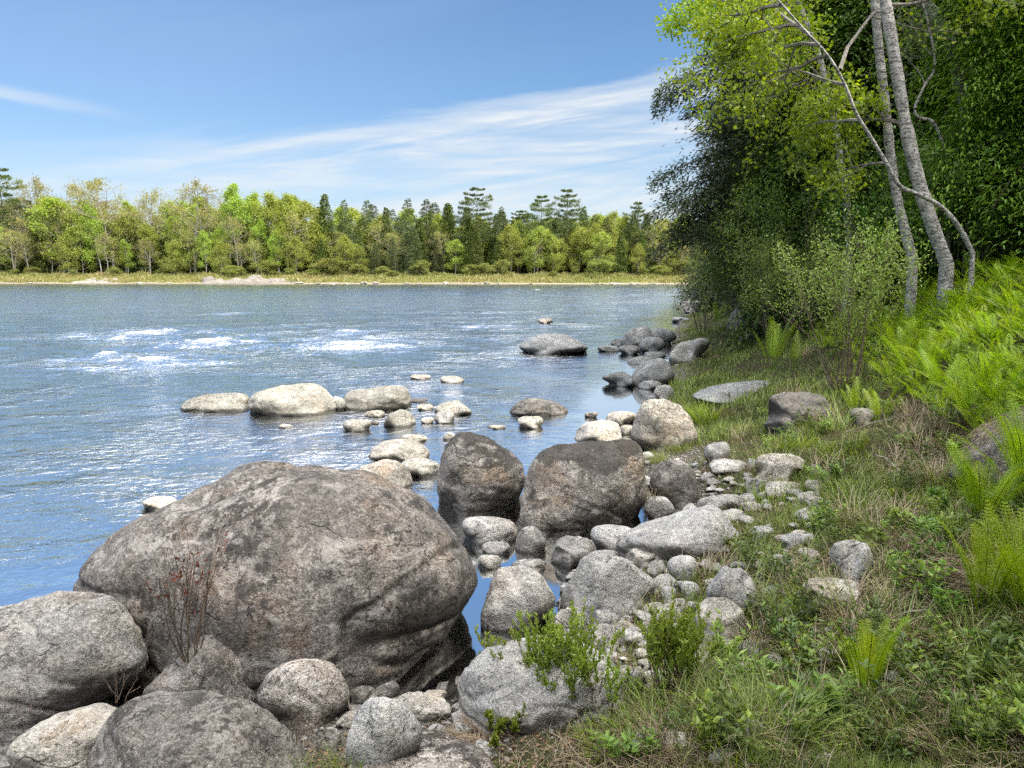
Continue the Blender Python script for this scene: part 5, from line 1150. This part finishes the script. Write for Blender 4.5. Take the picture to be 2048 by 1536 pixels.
def stick(a, b, r, seed, label):
    rng = np.random.default_rng(seed); A = np.array(hit(*a, -5)); B = np.array(hit(*b, -5)); t = np.linspace(0, 1, 9)[:, None]
    P = A + (B - A) * t; L = np.linalg.norm(B - A); P[:, :2] += rng.normal(size=(9, 2)) * L * .02; P[:, 2] = np.maximum(height(P[:, 0], P[:, 1]) + r, P[:, 2]) + .01 + .05 * L * np.sin(t[:, 0] * 3.1)
    mb = MB(); mb.tube(P, np.linspace(r, r * .4, 9), 6)
    for q in (3, 5): d = unit(P[q] - P[q - 1]) + rng.normal(size=3) * .5; mb.tube(np.array([P[q], P[q] + d * L * .12, P[q] + d * L * .2 + [0, 0, .01]]), np.array([r * .5, r * .35, r * .2]), 4)
    tag(mb.build('dead_stick', DEADW, None, True, None), label, 'stick')
DEADW = barkmat('dead_wood', (.22, .19, .16), (.45, .41, .36))
for i, (a, b, r, lb) in enumerate([((1760, 915), (1828, 985), .008, 'pale dead stick lying downslope in the middle of the bank'), ((1690, 870), (1850, 830), .006, 'long thin stick across the bank above the pale one'), ((1560, 1190), (1680, 1250), .008, 'crooked grey stick below the low speckled rock'), ((1500, 1120), (1590, 1190), .006, 'dry stick left of the low speckled rock'),
        ((1660, 1285), (1640, 1380), .005, 'thin pale stick hanging downslope left of the slim fern'), ((1760, 1250), (1900, 1240), .007, 'stick under the arched dead stalks'), ((1180, 1470), (1290, 1530), .007, 'bent brown stick in the straw at the bottom'), ((1420, 1330), (1400, 1420), .005, 'thin stick below the right hand leafy bush'),
        ((1440, 670), (1560, 668), .012, 'long pale branch lying behind the bluish slab'), ((1880, 1380), (1990, 1440), .006, 'grey stick in the lower right corner'), ((1540, 790), (1640, 850), .006, 'stick across the purple grey boulder foot')]):
    stick(a, b, r, 940 + i, lb)
# needles matted on the right-edge boulder
def needles():
    o, C, w, h = needle_rock[0] if isinstance(needle_rock, tuple) else [r for r in ROCKS if r[0] is needle_rock][0]
    rng = np.random.default_rng(5); me = o.data; V = np.empty(len(me.vertices) * 3); me.vertices.foreach_get('co', V); V = V.reshape(-1, 3); N = np.empty(len(V) * 3); me.vertices.foreach_get('normal', N); N = N.reshape(-1, 3)
    ok = np.where(N[:, 2] > .25)[0]; idx = rng.choice(ok, 1500); mb = MB()
    for i in idx:
        t = unit(np.cross(N[i], rng.normal(size=3))); b = V[i] + N[i] * rng.uniform(.002, .015); l = rng.uniform(.04, .1)
        mb.tube(np.array([b - t * l / 2, b + N[i] * .005, b + t * l / 2]), .0012, 3, rng.uniform(.2, 1))
    mb.build('needle_mat', STRAW, o)
needles()
def litter():
    rng = np.random.default_rng(17); N = 9000
    y = np.exp(rng.uniform(math.log(2), math.log(11), N * 3)); x = rng.uniform(-.3, .8, N * 3) * y; s = sdist(np.stack([x, y], 1), SHORE); ok = s > .3; x, y = x[ok][:N], y[ok][:N]; n = len(x)
    mb = MB(); D = rng.normal(size=(n, 3)); D[:, 2] *= .2; mb.leaves(np.stack([x, y, height(x, y) + .006], 1), D, rng.uniform(.012, .04, n), rng.uniform(.008, .022, n), rng, rng.random(n), up=(0, 0, 1))
    tag(mb.build('fallen_leaves', leafmat('dead_leaves', (.09, .055, .03), (.30, .20, .12), .1, (1, 1, 1))), 'brown dead leaves on the bank soil', 'leaves', None, 'stuff')
litter()
